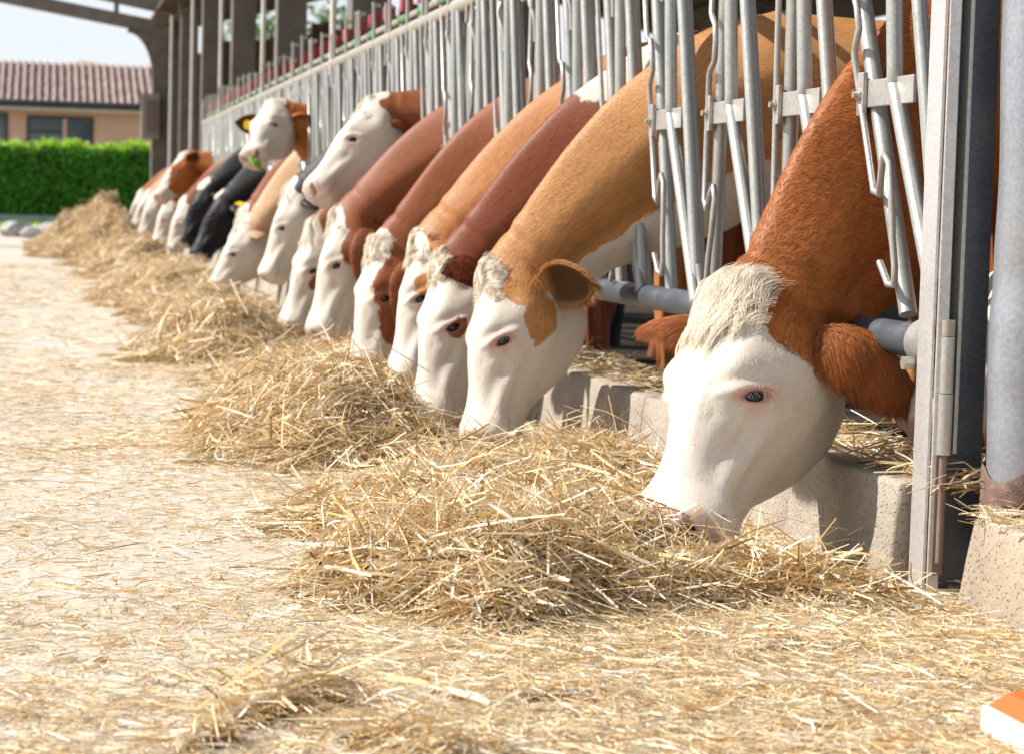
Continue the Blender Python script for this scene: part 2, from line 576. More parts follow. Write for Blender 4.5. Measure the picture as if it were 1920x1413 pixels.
for k, Y in enumerate(UY):
    loc = Vector((FX, Y, ZB)) - fence.location
    SH = Vector((.075, 0, 0))
    o = link('swing_tube', me_swing, fence, loc + SH)
    lean = -0.47 if k in (0,) else (-0.30 if k in cow_gaps else random.uniform(-.03, .03))
    o.rotation_euler = (lean, 0, 0)
    link('lock_rod', me_rod if (k % 3 != 1) else me_rod_b, o, (0, 0, 0))
    link('pivot_bolt', me_bolt, o, (0, 0, 0))
    link('hinge_plate', me_plate, fence, loc + SH * .8)
    link('bent_tube', me_bent, fence, loc)
    link('upright_tube', me_fixa, fence, loc)
    if 0 < k < 13:
        link('upright_tube', me_fixb, fence, loc)
    if k >= 5:
        link('red_stop', me_red, fence, loc + Vector((.10, .1 + random.uniform(-.03, .03), .905)))
        link('release_lever', me_lever, fence, loc + Vector((.05, .02, random.uniform(-.05, .04))))
        if k % 2 == 0: link('release_lever', me_lever, fence, loc + Vector((.06, .22, random.uniform(-.1, -.02))))
        if k % 4 == 2: link('green_handle', me_gbar, fence, loc + Vector((.05, .02, -.0)))
        link('shaft_sleeve', me_sleeve, fence, loc + Vector((.04, -.1 + random.uniform(-.1, .1), 0)))
    link('catch_hook', me_catch, fence, loc + SH)
# fence posts with thin pale poles rising to the roof
for i, Y in enumerate([11.35, 16.75, 22.2, 27.6]):
    p = MB().box((2.07, Y - .055, 0.24), (2.15, Y + .055, 1.93), .008).build('fence_post', M['galv'], fence)
    if i > 0:
        MB().tube([(2.05, Y - .02, 1.8), (2.05, Y - .02, 3.9)], .024, 10).build('pale_pole', M['pole'], p, True)

for i, Y in enumerate([33.0, 38.5]):
    p = MB().tube([(2.05, Y, 0), (2.05, Y, 3.9)], .024, 10).build('pale_pole', M['pole'], None, True)
    tag(p, ['slim pale pole just past the end of the feed fence', 'farthest slim pale pole, beside the portal upright'][i], 'pole', 'slim pale poles past the fence')

# ------------------------------------------------------------------ near steel posts
post = empty('steel_post', (2.06, 4.98, 0))
tag(post, 'tall galvanised steel channel post at the end of the feed fence', 'post')
MB().box((2.000, 4.948, 0.0), (2.008, 5.035, 2.6), .002).box((2.009, 4.938, 0.0), (2.036, 4.947, 2.6), .002).build('front_flange', M['post_lit'], post)
MB().box((2.030, 4.985, 0.0), (2.150, 4.993, 2.6), .001).build('web', M['galv_dark'], post)
MB().box((2.059, 4.940, .33), (2.069, 4.984, 2.6), .002).build('edge_strip', M['galv'], post)
hg = MB().tube([(2.030, 4.925, .33), (2.030, 4.925, .47)], .0165, 16).build('gate_hinge', M['galv_pale'], post, True)
MB().tube([(2.030, 4.925, .4715), (2.030, 4.925, .60)], .0155, 16).build('hinge_barrel', M['galv_pale'], hg, True)
MB().tube([(2.030, 4.925, .6015), (2.030, 4.925, .638)], .015, 16).build('hinge_cap', M['box_grey'], hg, True)
MB().tube([(2.030, 4.925, .08), (2.030, 4.925, .3285)], .009, 10).box((2.019, 4.935, .05), (2.043, 4.945, .33), .002).build('hinge_pin', M['box_brown'], hg, True)
# dented round post
bm_pts = []
n, rows = 40, 60
V = []
for i in range(rows):
    z = 0.10 + 2.6 * i / (rows - 1)
    for k in range(n):
        a = 2 * math.pi * k / n
        rr = 0.085
        d = math.exp(-((z - .73) / .05) ** 2) * .010 * max(0, math.cos(a - 3.9)) + math.exp(-((z - .45) / .018) ** 2) * .006 * max(0, math.cos(a - 4.2))
        d += .004 * math.sin(z * 9 + a * 2)
        V.append((2.190 + (rr - d) * math.cos(a), 4.845 + (rr - d) * math.sin(a), z))
F = [(i * n + k, i * n + (k + 1) % n, (i + 1) * n + (k + 1) % n, (i + 1) * n + k) for i in range(rows - 1) for k in range(n)]
rp = empty('round_post', (2.190, 4.845, 0.2))
tag(rp, 'dented round galvanised post at the right edge of the picture', 'post')
link('tube', np_mesh('tube', V, F, M['galv_post']), rp)
V2 = []
for i in range(14):
    z = 0.13 + .17 * i / 13
    for k in range(n):
        a = 2 * math.pi * k / n
        rr = 0.0925 + .003 * math.sin(a * 7 + z * 90) * math.sin(z * 60 + a * 3) - (.004 if i == 13 else 0)
        V2.append((2.190 + rr * math.cos(a), 4.845 + rr * math.sin(a), z + .02 * math.sin(3 * a) * (i / 13)))
F2 = [(i * n + k, i * n + (k + 1) % n, (i + 1) * n + (k + 1) % n, (i + 1) * n + k) for i in range(13) for k in range(n)]
link('mud_crust', np_mesh('mud_crust', V2, F2, plain('dried_mud', (0.20, 0.13, 0.10), 0.95, 0.4, 40, bump=0.8)), rp)

# ------------------------------------------------------------------ barn: columns, roof, portal
for i, Y in enumerate([11.75, 17.25, 22.85, 28.4, 33.8, 39.2, 44.6]):
    w = .145
    c = empty('barn_column', (2.36, Y, 0))
    names = ['nearest', 'second', 'third', 'fourth', 'fifth', 'sixth', 'seventh']
    tag(c, f'{names[i]} square grey concrete barn column counted along the feed fence', 'column', 'concrete columns behind the feed fence')
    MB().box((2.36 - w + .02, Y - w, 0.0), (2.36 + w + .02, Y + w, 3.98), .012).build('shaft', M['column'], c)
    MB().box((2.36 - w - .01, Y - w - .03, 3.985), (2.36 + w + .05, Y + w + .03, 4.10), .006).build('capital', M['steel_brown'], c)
for i, Y in enumerate([17.25, 28.4, 39.2]):
    c = MB().box((13.0, Y - .15, 0), (13.3, Y + .15, 3.9), .012).build('barn_column', M['column'])
    tag(c, f'{["near","middle","far"][i]} concrete column on the open far side of the barn', 'column', 'columns on the far side of the barn')

roof = empty('barn_roof', (2.36, 25, 4.1))
tag(roof, 'dark brown barn roof over the cows', 'roof')


def slope(x): return 4.11 + max(0, (x - 2.0)) * .26 if x < 8 else 4.11 + 6 * .26 - (x - 8) * .26


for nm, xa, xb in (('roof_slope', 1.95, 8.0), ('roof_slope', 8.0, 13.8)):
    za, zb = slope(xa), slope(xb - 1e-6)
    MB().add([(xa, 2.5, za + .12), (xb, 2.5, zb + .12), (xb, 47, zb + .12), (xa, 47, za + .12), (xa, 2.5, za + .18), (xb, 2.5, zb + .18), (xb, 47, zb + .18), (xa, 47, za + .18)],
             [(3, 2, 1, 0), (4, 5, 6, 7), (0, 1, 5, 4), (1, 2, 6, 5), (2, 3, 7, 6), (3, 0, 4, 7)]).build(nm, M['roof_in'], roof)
for Y in [6.3, 11.75, 17.25, 22.85, 28.4, 33.8, 39.2, 44.6]:
    for xa, xb in ((2.2, 7.95), (8.05, 13.4)):
        za, zb = slope(xa), slope(xb)
        MB().add([(xa, Y - .09, za - .14), (xb, Y - .09, zb - .14), (xb, Y + .09, zb - .14), (xa, Y + .09, za - .14), (xa, Y - .09, za + .06), (xb, Y - .09, zb + .06), (xb, Y + .09, zb + .06), (xa, Y + .09, za + .06)],
                 [(3, 2, 1, 0), (4, 5, 6, 7), (0, 1, 5, 4), (1, 2, 6, 5), (2, 3, 7, 6), (3, 0, 4, 7)]).build('rafter', M['steel_brown'], roof)
for x in [2.6, 4.0, 5.4, 6.8, 9.2, 10.6, 12.0]:
    MB().box((x - .05, 2.6, slope(x) + .062), (x + .05, 46.9, slope(x) + .118)).build('purlin', M['roof_in'], roof)

gw = empty('gable_wall', (4.6, 47.2, 0))
tag(gw, 'dark boarded end wall of the barn seen between the columns', 'wall')
for i in range(41):
    x = 2.32 + i * .2
    MB().box((x, 47.05, 0), (x + .19, 47.09 + .01 * (i % 2), slope(x) - .50 - .06 * (i % 3) + .12 * max(0, math.sin(i * 1.3))), .0).build('board', M['roof_in'], gw)

# portal frame across the alley at the far end
portal = empty('portal_frame', (1.95, 42, 0))
tag(portal, 'brown steel portal frame with haunched beam across the far end of the alley', 'frame')
MB().box((1.90, 41.8, 0), (2.18, 42.2, 3.95), .01).build('upright', M['steel_brown'], portal)


def slanted(x0, z0, x1, z1, y0, y1, th, name, mat, parent):
    return MB().add([(x0, y0, z0), (x1, y0, z1), (x1, y1, z1), (x0, y1, z0), (x0, y0, z0 + th), (x1, y0, z1 + th), (x1, y1, z1 + th), (x0, y1, z0 + th)],
                    [(3, 2, 1, 0), (4, 5, 6, 7), (0, 1, 5, 4), (1, 2, 6, 5), (2, 3, 7, 6), (3, 0, 4, 7)]).build(name, mat, parent)


slanted(-9, 5.60, 2.10, 3.82, 41.85, 42.15, .23, 'cross_beam', M['steel_brown'], portal)
# curved haunch under the corner
hv = [(1.90, 3.05)] + [(1.90 - .45 * (1 - math.cos(a)) * 1.0, 3.05 + .0 + .80 * math.sin(a)) for a in np.linspace(0, math.pi / 2, 9)] + [(1.46, 3.93), (1.90, 3.86)]
nh = len(hv)
MB().add([(a, 41.9, b) for a, b in hv] + [(a, 42.1, b) for a, b in hv], [tuple(range(nh)), tuple(range(2 * nh - 1, nh - 1, -1))] + [(i, (i + 1) % nh, (i + 1) % nh + nh, i + nh) for i in range(nh)]).build('haunch', M['steel_brown'], portal)
slanted(-9, 6.15, 2.6, 4.13, 41.8, 42.2, .5, 'upper_beam', M['steel_brown'], portal)
for x in (1.25, -1.0, -3.5, -6): MB().box((x - .04, 41.9, 3.82 + (2.10 - x) * .1605 + .1), (x + .04, 42.1, 3.82 + (2.1 - x) * .1605 + .45)).build('strut', M['steel_brown'], portal)
cab = empty('switch_cabinet', (1.83, 41.6, 2.0))
tag(cab, 'small grey-brown switch cabinet fixed to the far portal upright', 'cabinet')
MB().box((1.70, 41.5, 1.95), (2.02, 41.79, 2.75), .02).build('case', M['box_grey'], cab)
MB().box((1.78, 41.47, 2.06), (1.97, 41.498, 2.64), .004).build('door_panel', M['box_brown'], cab)

# ------------------------------------------------------------------ leaves helper
def leaf_mesh(name, P, N, size, mat, tone=None, jitter=0.6):
    n_ = len(P)
    d = rng.normal(size=(n_, 3))
    nn = N + jitter * rng.normal(size=(n_, 3))
    nn /= np.linalg.norm(nn, axis=1, keepdims=True)
    a = np.cross(nn, d)
    a /= np.linalg.norm(a, axis=1, keepdims=True)
    b = np.cross(nn, a)
    s = size * rng.uniform(.6, 1.3, (n_, 1))
    V_ = np.stack([P - a * s, P + b * s * .5 + nn * s * .12, P + a * s, P - b * s * .5 + nn * s * .12], 1).reshape(-1, 3)
    F_ = np.arange(n_ * 4).reshape(-1, 4)
    me = np_mesh(name, V_, F_, mat, False)
    at = me.attributes.new('tone', 'FLOAT', 'POINT')
    tv = rng.uniform(0, 1, n_) if tone is None else tone
    at.data.foreach_set('value', np.repeat(tv, 4).astype(np.float32))
    return me


# hedge on a low wall
lw = empty('garden_wall', (0, 63.9, 0))
tag(lw, 'low grey concrete wall at the foot of the hedge', 'wall')
for i in range(14):
    MB().box((-16 + i * 2, 63.7, 0), (-16 + i * 2 + 1.985, 64.1, .36), .01).build('wall_panel', M['low_wall'], lw)
hedge = empty('hedge', (0, 65, 0))
tag(hedge, 'dense clipped bright green hedge behind the low wall', 'hedge')
bm = bmesh.new()
bm.free()
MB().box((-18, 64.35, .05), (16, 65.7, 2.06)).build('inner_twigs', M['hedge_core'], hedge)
nl = 26000
xs = rng.uniform(-6, 7, nl)
zs = rng.uniform(.15, 2.2, nl)
P = np.stack([xs, 64.28 + .10 * np.sin(xs * 2.3 + zs) + rng.normal(0, .07, nl), zs], 1)
link('side_leaves', leaf_mesh('side_leaves', P, np.tile([0, -1, .35], (nl, 1)), .075, M['hedge']), hedge)
nl = 16000
xs = rng.uniform(-6, 7, nl)
P = np.stack([xs, rng.uniform(64.25, 65.7, nl), 2.16 + .07 * np.sin(xs * 3.1) + .05 * np.sin(xs * 7.7 + 1) + np.abs(rng.normal(0, .10, nl))], 1)
link('top_shoots', leaf_mesh('top_shoots', P, np.tile([0, -.3, 1], (nl, 1)), .07, M['hedge_lit']), hedge)

# rubble and grass tufts by the verge
gx = []
for i in range(1500):
    x = random.uniform(-3.5, 1.6)
    gx.append((x, 60.5 + random.uniform(-2.5, 2.5), random.uniform(.02, .14)))
P = np.array(gx)
tag(link('grass_tufts', leaf_mesh('grass_tufts', P, np.tile([0, -1, .5], (len(P), 1)), .12, M['hedge_lit'])), 'ragged bright grass tufts along the garden wall', 'grass', kind='stuff')
pos = ['leftmost', 'second from the left', 'middle', 'fourth from the left', 'rightmost']
for i, (x, Y, s) in enumerate([(-.55, 50.5, .34), (-.22, 49, .25), (.22, 50.5, .33), (.55, 49.5, .22), (.75, 50, .26)]):
    bm = bmesh.new()
    bmesh.ops.create_icosphere(bm, subdivisions=2, radius=s)
    for v in bm.verts:
        v.co *= random.uniform(.8, 1.12)
        v.co.z *= .62
        v.co.z += s * .4
    me = bpy.data.meshes.new('rubble_stone')
    bm.to_mesh(me)
    bm.free()
    me.materials.append(M['stone'])
    o = link('rubble_stone', me, None, (x, Y, 0))
    tag(o, f'grey rubble stone lying before the garden wall, {pos[i]}', 'stone', 'rubble stones at the end of the alley')

# ------------------------------------------------------------------ house
house = empty('house', (1, 82, 0))
tag(house, 'single storey peach house with pink barrel tile roof beyond the hedge', 'house')
HY = 78.0
MB().box((-9, HY, 0), (4.6, HY + 8, 3.70)).build('wall', M['house_wall'], house)


def window(x0, x1, z0, z1, mull):
    f_ = MB().box((x0, HY - .05, z0), (x1, HY - .005, z0 + .09)).box((x0, HY - .05, z1 - .09), (x1, HY - .005, z1)).box((x0, HY - .05, z0 + .0905), (x0 + .1, HY - .005, z1 - .0905)).box((x1 - .1, HY - .05, z0 + .0905), (x1, HY - .005, z1 - .0905)).build('window', M['frame_dark'], house)
    MB().box((x0 + .1, HY - .03, z0 + .09), (x1 - .1, HY - .02, z1 - .09)).build('pane', M['glass'], f_)
    for m_ in mull: MB().box((m_ - .06, HY - .055, z0 + .0905), (m_ + .06, HY - .006, z1 - .0905)).build('mullion', M['house_wall'] if abs(m_ - .69) < .05 else M['frame_dark'], f_)
    return f_


w1 = window(-.55, 1.63, 1.3, 3.55, [.69])
MB().box((-.44, HY - .058, 2.98), (.62, HY - .007, 3.07)).build('transom', M['frame_dark'], w1)
window(-2.6, -1.15, 1.3, 3.6, [])
MB().box((-9.3, HY - .62, 3.701), (5.0, HY + .3, 3.80)).build('soffit', M['soffit'], house)
MB().tube([(-9.4, HY - .66, 3.93), (5.1, HY - .66, 3.93)], .12, 10).build('gutter', M['tile_dark'], house, True)
rf = MB().add([(-9.4, HY - .6, 3.93), (5.1, HY - .6, 3.93), (5.1, HY + 4.2, 5.50), (-9.4, HY + 4.2, 5.50)], [(0, 1, 2, 3)]).add([(-9.4, HY + 4.2, 5.5), (5.1, HY + 4.2, 5.5), (5.1, HY + 9, 3.93), (-9.4, HY + 9, 3.93)], [(0, 1, 2, 3)]).build('roof', M['tile_dark'], house)
rid = Vector((0, 4.8, 1.57))
rl = rid.length
rid.normalize()
NT_, CO = 29, 10
seg = rl / CO
me_tile = MB()
pr = [(math.cos(a) * .084, math.sin(a) * .085) for a in np.linspace(0, math.pi, 7)]
vv = [(x_, 0, z_ + .03) for x_, z_ in pr] + [(x_ * .86, seg * 1.04, z_ * .86 + .005) for x_, z_ in pr]
me_tile.add(vv, [(i, i + 1, i + 8, i + 7) for i in range(6)] + [tuple(range(6, -1, -1))])
me_tile = me_tile.mesh('roof_tile', M['tile'], True)
ang = math.atan2(1.57, 4.8)
offs = house.location
for i in range(NT_):
    x = -1.62 + i * .245
    for j in range(CO):
        o = link('roof_tile', me_tile, rf, Vector((x + random.uniform(-.008, .008), HY - .62, 3.95)) + rid * (seg * j) - offs + Vector((0, 0, 0)))
        o.location += Vector(rf.location) * -1
        o.rotation_euler = (ang, 0, random.uniform(-.02, .02))
# hip gable rising behind
gb = MB().add([(.2, HY + 4.4, 5.45), (1.35, HY + 5.2, 5.72), (3.6, HY + 4.4, 5.35), (3.6, HY + 7, 5.0), (.2, HY + 7, 5.0)], [(0, 1, 4), (1, 2, 3), (0, 2, 1), (1, 3, 4)]).build('hip_roof', M['tile'], house)

# trees beyond the barn
def tree(name, x, Y, h, rx, label, nleaf=5000):
    t_ = empty(name, (x, Y, 0))
    tag(t_, label, 'tree', 'trees beyond the barn')
    tr_ = MB().tube([(x, Y, 0), (x + .1, Y, h * .3), (x - .05, Y + .1, h * .6), (x, Y, h * .85)], [.28, .2, .12, .04], 10)
    for k in range(7):
        a = k * 2.4
        z0 = h * (.3 + .06 * k)
        tr_.tube([(x, Y, z0), (x + math.cos(a) * rx * .5, Y + math.sin(a) * rx * .5, z0 + h * .13), (x + math.cos(a) * rx * .8, Y + math.sin(a) * rx * .8, z0 + h * .2)], [.09, .05, .015], 6)
    tr_.build('trunk', M['bark'], t_, True)
    cl = rng.normal(size=(60, 3)) * [rx * .5, rx * .5, h * .2] + [x, Y, h * .66]
    P_ = (cl[rng.integers(0, 60, nleaf)] + rng.normal(size=(nleaf, 3)) * .45)
    link('crown', leaf_mesh('crown', P_, P_ - np.array([x, Y, h * .6]), .16, M['tree'], jitter=1.2), t_)


tree('leafy_tree', 7.2, 70, 6.0, 2.0, 'light green leafy tree seen between the far barn columns')
tree('leafy_tree', 12.0, 92, 6.5, 2.6, 'leafy tree standing farther off behind the barn')

# ------------------------------------------------------------------ straw height field
MOUNDS = [  # x, y, rx, ry, height, sharpness
    (1.05, 5.05, .28, .42, .135, 2.8), (1.08, 5.75, .32, .62, .085, 2.2), (1.42, 4.90, .26, .20, .030, 2.4), (.86, 4.75, .22, .20, .04, 2), (1.72, 4.78, .2, .16, .03, 2),
    (.93, 7.95, .29, .70, .185, 2.8), (1.15, 8.95, .32, .7, .09, 2), (1.20, 7.0, .28, .5, .022, 2), (1.75, 6.9, .18, .6, .06, 2),
    (1.35, 10.6, .40, .9, .10, 2), (.97, 12.6, .32, .70, .20, 2.6), (1.27, 13.9, .34, .9, .14, 2),
    (1.15, 16.6, .34, 1.0, .17, 2), (1.10, 19.3, .40, 1.1, .30, 2.2), (1.2, 22.5, .4, 1.3, .22, 2), (1.12, 26, .4, 1.6, .30, 2),
    (1.12, 30, .45, 1.5, .34, 2), (.95, 34.5, .6, 1.7, .55, 2.1), (.9, 38.5, .7, 2.0, .68, 2.0)]


for _ in range(6):      # thin scattered tufts over the floor
    _x, _y = rng.uniform(-.1, 1.95), 3.35 + 1.75 * rng.random()
    MOUNDS.append((_x, _y, rng.uniform(.07, .20), rng.uniform(.06, .16), rng.uniform(.016, .028), 2.0))
for _ in range(1):
    MOUNDS.append((rng.uniform(-.2, .9), rng.uniform(5, 14), rng.uniform(.06, .16), rng.uniform(.10, .3), rng.uniform(.016, .024), 2.0))


def hz(x, y):
    x = np.asarray(x, float)
    y = np.asarray(y, float)
    h = np.zeros_like(x + y)
    x, y = x + .07 * np.sin(y * 5.1 + 2 * x) + .045 * np.sin(y * 13 + x * 9), y + .10 * np.sin(x * 6.3 + 1) + .05 * np.sin(x * 15 - y * 4)
    wv = 1 + .18 * np.sin(x * 7 + y * 3.1) + .15 * np.sin(y * 5.3 - x * 4.2 + 1) + .10 * np.sin(x * 17 + 2) * np.sin(y * 13)
    for (a, b, rx, ry, hh, p) in MOUNDS:
        d = np.sqrt(((x - a) / rx) ** 2 + ((y - b) / np.where(y < b, ry * .62, ry)) ** 2)
        h = np.maximum(h, hh * np.exp(-(d ** p) * .9) * wv) + .12 * hh * np.exp(-(d ** 2))
    # continuous low swath before the kerb
    sw = .020 * np.exp(-((x - 1.5) / .42) ** 2) * (y > 4.2) * (1 + .4 * np.sin(y * 2.1) + .3 * np.sin(y * 5.7 + x * 3)) * np.clip((y - 4.6) * 2, 0, 1)
    return np.maximum(h, sw)


# ------------------------------------------------------------------ cows
ST = np.array([
    # s     top    bot    hw    etop ebot  tb   tt
    (0.000, .014, -.040, .032, 2.2, 2.2, .08, .10),
    (0.004, .040, -.066, .064, 2.3, 2.3, .10, .12),
    (0.016, .066, -.094, .092, 2.5, 2.4, .12, .14),
    (0.040, .079, -.108, .107, 2.6, 2.4, .18, .18),
    (0.075, .081, -.112, .103, 2.5, 2.3, .22, .25),
    (0.120, .079, -.110, .088, 2.4, 2.3, .26, .33),
    (0.180, .084, -.122, .083, 2.4, 2.3, .33, .36),
    (0.225, .092, -.150, .087, 2.5, 2.3, .40, .32),
    (0.275, .101, -.182, .100, 2.7, 2.3, .46, .25),
    (0.318, .108, -.206, .117, 2.9, 2.3, .48, .20),
    (0.365, .113, -.222, .128, 2.9, 2.3, .47, .18),
    (0.425, .116, -.242, .129, 2.7, 2.3, .44, .18),
    (0.490, .118, -.244, .124, 2.4, 2.3, .40, .20),
    (0.550, .118, -.216, .118, 2.2, 2.2, .36, .26),
    (0.600, .114, -.178, .110, 2.1, 2.1, .36, .34),
    (0.660, .118, -.184, .103, 2.2, 2.1, .40, .42),
    (0.750, .140, -.222, .104, 2.3, 2.0, .46, .48),
    (0.900, .182, -.300, .114, 2.3, 2.0, .52, .52),
    (1.100, .225, -.385, .138, 2.2, 2.0, .50, .50),
    (1.300, .242, -.420, .185, 2.1, 2.1, .38, .44),
    (1.500, .245, -.440, .245, 2.1, 2.2, .22, .36),
    (1.800, .235, -.455, .300, 2.1, 2.2, .12, .30),
    (2.200, .245, -.455, .320, 2.1, 2.2, .10, .28),
    (2.500, .255, -.395, .290, 2.2, 2.2, .15, .25),
    (2.700, .235, -.280, .230, 2.2, 2.2, .20, .25),
    (2.800, .160, -.130, .140, 2.1, 2.1, .2, .2),
    (2.830, .050, -.010, .045, 2.0, 2.0, .1, .1)])


def hermite(xq, x, yv):
    m = np.zeros_like(yv)
    d = np.diff(yv) / np.diff(x)
    m[1:-1] = np.where(d[1:] * d[:-1] > 0, 2 * d[1:] * d[:-1] / (d[1:] + d[:-1] + 1e-12), 0)
    m[0], m[-1] = d[0], d[-1]
    i = np.clip(np.searchsorted(x, xq) - 1, 0, len(x) - 2)
    h = x[i + 1] - x[i]
    t_ = (xq - x[i]) / h
    return (2 * t_**3 - 3 * t_**2 + 1) * yv[i] + (t_**3 - 2 * t_**2 + t_) * h * m[i] + (-2 * t_**3 + 3 * t_**2) * yv[i + 1] + (t_**3 - t_**2) * h * m[i + 1]


def sstep(a, b, x):
    t_ = np.clip((x - a) / (b - a), 0, 1)
    return t_ * t_ * (3 - 2 * t_)


EYE = (0.322, 0.044)
EA = -.80


def ring_surface(s, th):
    """rest-space loft: arrays s, th -> v, w"""
    top, bot, hw, et, eb, tb, tt = [hermite(s, ST[:, 0], ST[:, i]) for i in range(1, 8)]
    c, q = np.cos(th), np.sin(th)
    up = q >= 0
    e = np.where(up, et, eb)
    w = np.where(up, top, -bot) * np.sign(q) * np.abs(q) ** (2 / e)
    v = hw * np.sign(c) * np.abs(c) ** (2 / e)
    fr = np.abs(q) ** (2 / e)
    v = v * np.where(up, 1 - tt * fr ** 1.5, 1 - tb * fr ** 1.3)
    return v, w


def rest_body(hi):
    def seg_(a, b, d): return np.arange(a, b - 1e-6, d)
    k = 1.0 if hi else 2.0
    s = np.concatenate([[0], seg_(.002, .05, .0035 * k), seg_(.05, .285, .008 * k), seg_(.285, .385, .0032 * (1 if hi else 2.5)), seg_(.385, .68, .009 * k), seg_(.68, 1.3, .022 * k), seg_(1.3, 2.7, .07), np.array([2.7, 2.75, 2.79, 2.81, 2.83])])
    n_ = 120 if hi else 64
    u_ = np.arange(n_) / n_ * 2 * np.pi
    # crowd the angles near both eyes
    te = .47
    if hi:
        grid = np.linspace(0, 2 * np.pi, 4000)
        dens = 1 + 2.2 * np.exp(-((grid - te) / .22) ** 2) + 2.2 * np.exp(-((grid - np.pi + te) / .22) ** 2)
        cdf = np.cumsum(dens)
        cdf = (cdf - cdf[0]) / (cdf[-1] - cdf[0])
        u_ = np.interp(np.arange(n_) / n_, cdf, grid)
    S, T = np.meshgrid(s, u_, indexing='ij')
    Vv, Wv = ring_surface(S.ravel(), T.ravel())
    Vv = Vv.reshape(S.shape)
    Wv = Wv.reshape(S.shape)
    P = np.stack([S, Vv, Wv], -1)
    ds = np.gradient(P, axis=0)
    dt = (np.roll(P, -1, 1) - np.roll(P, 1, 1))
    N = np.cross(dt, ds)
    N /= np.linalg.norm(N, axis=-1, keepdims=True) + 1e-12
    cen = np.stack([S, 0 * S, 0 * S], -1)
    sg = np.sign(np.sum(N * (P - cen), -1, keepdims=True))
    sg[sg == 0] = 1
    N *= sg
    N[0] = [-1, 0, 0]

    def bump(c, r, amp):
        d = (((S - c[0]) / r[0]) ** 2 + ((np.abs(Vv) - c[1]) / r[1]) ** 2 + ((Wv - c[2]) / r[2]) ** 2)
        return amp * np.exp(-d)
    D = bump((.357, .085, .094), (.045, .04, .03), .015)          # brow
    D += bump((.245, .09, .01), (.036, .06, .028), -.012)            # hollow before the eye
    D += bump((.45, .11, -.06), (.075, .06, .07), .017)           # masseter
    D += bump((.235, .07, -.012), (.06, .05, .016), .011)          # facial crest
    D += bump((.47, .11, .05), (.04, .05, .035), -.010)           # temple
    D += bump((.57, .10, -.05), (.03, .07, .09), -.014)           # behind the jaw
    D += bump((.56, .0, .11), (.035, .05, .04), .016)             # poll
    D += bump((.33, .0, .10), (.05, .018, .03), -.006)            # forehead furrow
    D += bump((.17, .06, .035), (.06, .05, .022), -.010)
    D += bump((.15, .07, -.045), (.06, .05, .03), -.008)
    D += bump((.36, .11, -.10), (.10, .06, .02), .006)
    D += bump((.27, .03, .095), (.07, .012, .02), .004)
    D += bump((.05, .07, .0), (.03, .05, .03), .005)              # muzzle cushions
    # mouth line
    D += -.007 * np.exp(-((Wv + .048 - .10 * np.clip(S - .05, 0, 1)) / .006) ** 2) * (S < .14) * sstep(.14, .10, S)
    D += .003 * np.exp(-((Wv + .030) / .010) ** 2) * (S < .10)
    # nostril
    front = sstep(.062, .030, S)
    dn = np.sqrt(((np.abs(Vv) - .056 - .35 * (Wv - .018)) / .017) ** 2 + ((Wv - .020) / .022) ** 2)
    D += front * (-.024 * np.exp(-dn ** 4) + .005 * np.exp(-((dn - 1.6) / .4) ** 2))
    # neck folds
    D += .006 * np.sin(S * 46 + Vv * 8) * np.exp(-((S - .70) / .09) ** 2) * sstep(.03, -.08, Wv)
    D += .004 * np.sin(S * 30) * np.exp(-((S - .95) / .2) ** 2) * sstep(.0, -.1, Wv)
    # jugular groove, nape rolls, shoulder blade
    bt = hermite(S.ravel(), ST[:, 0], ST[:, 2]).reshape(S.shape)
    nk = sstep(.62, .75, S) * sstep(1.35, 1.1, S)
    D += -.016 * np.exp(-((Wv / bt - .42) / .13) ** 2) * nk * (Wv < 0)
    D += .010 * np.exp(-((Wv - .02) / .06) ** 2) * nk
    D += .004 * np.sin((S - .25 * np.abs(Vv)) * 95 + 1.5 * Wv + 30 * Vv) * np.exp(-((S - .655) / .05) ** 2) * sstep(.0, .09, Wv)
    D += .009 * np.sin(S * 62 + Wv * 26) * np.exp(-((S - .66) / .07) ** 2) * sstep(.02, -.05, Wv) * sstep(-.22, -.12, Wv)
    D += .022 * np.exp(-(((S - 1.38 - .35 * Wv) / .07) ** 2)) * (np.abs(Vv) > .05) * sstep(-.30, -.1, Wv)
    # eye opening
    er, ew = (S - EYE[0]), (Wv - EYE[1])
    ca, sa = math.cos(EA), math.sin(EA)
    a_, b_ = (er * ca + ew * sa) / .027, (-er * sa + ew * ca) / .0115
    re = np.sqrt(a_ ** 2 + b_ ** 2)
    side = np.abs(Vv) > .05
    D += side * (-.016 * sstep(1.05, .75, re) + .004 * np.exp(-((re - 1.45) / .4) ** 2))
    D += side * .0045 * np.exp(-((re - 1.9) / .7) ** 2) * sstep(-.2, 1.2, b_)
    D -= side * .002 * np.exp(-((re - 3.2) / .8) ** 2)
    Q = P + N * D[..., None]
    Q[0] = Q[0].mean(0)
    m_, n2 = S.shape
    idx = np.arange(m_ * n2).reshape(m_, n2)
    F_ = np.stack([idx[:-1], np.roll(idx[:-1], -1, 1), np.roll(idx[1:], -1, 1), idx[1:]], -1).reshape(-1, 4)
    pink = (side * np.clip(np.exp(-((re - 1.0) / .50) ** 2) + .5 * np.exp(-(((S - .298) / .018) ** 2 + ((Wv - .030) / .016) ** 2)), 0, 1)).ravel()
    pink = np.maximum(pink, (.45 * sstep(.055, .02, S)).ravel())
    nost = (front * np.exp(-(dn / 1.0) ** 4)).ravel()
    return dict(P=Q.reshape(-1, 3), F=F_, pink=pink, nost=nost, re=re.ravel())


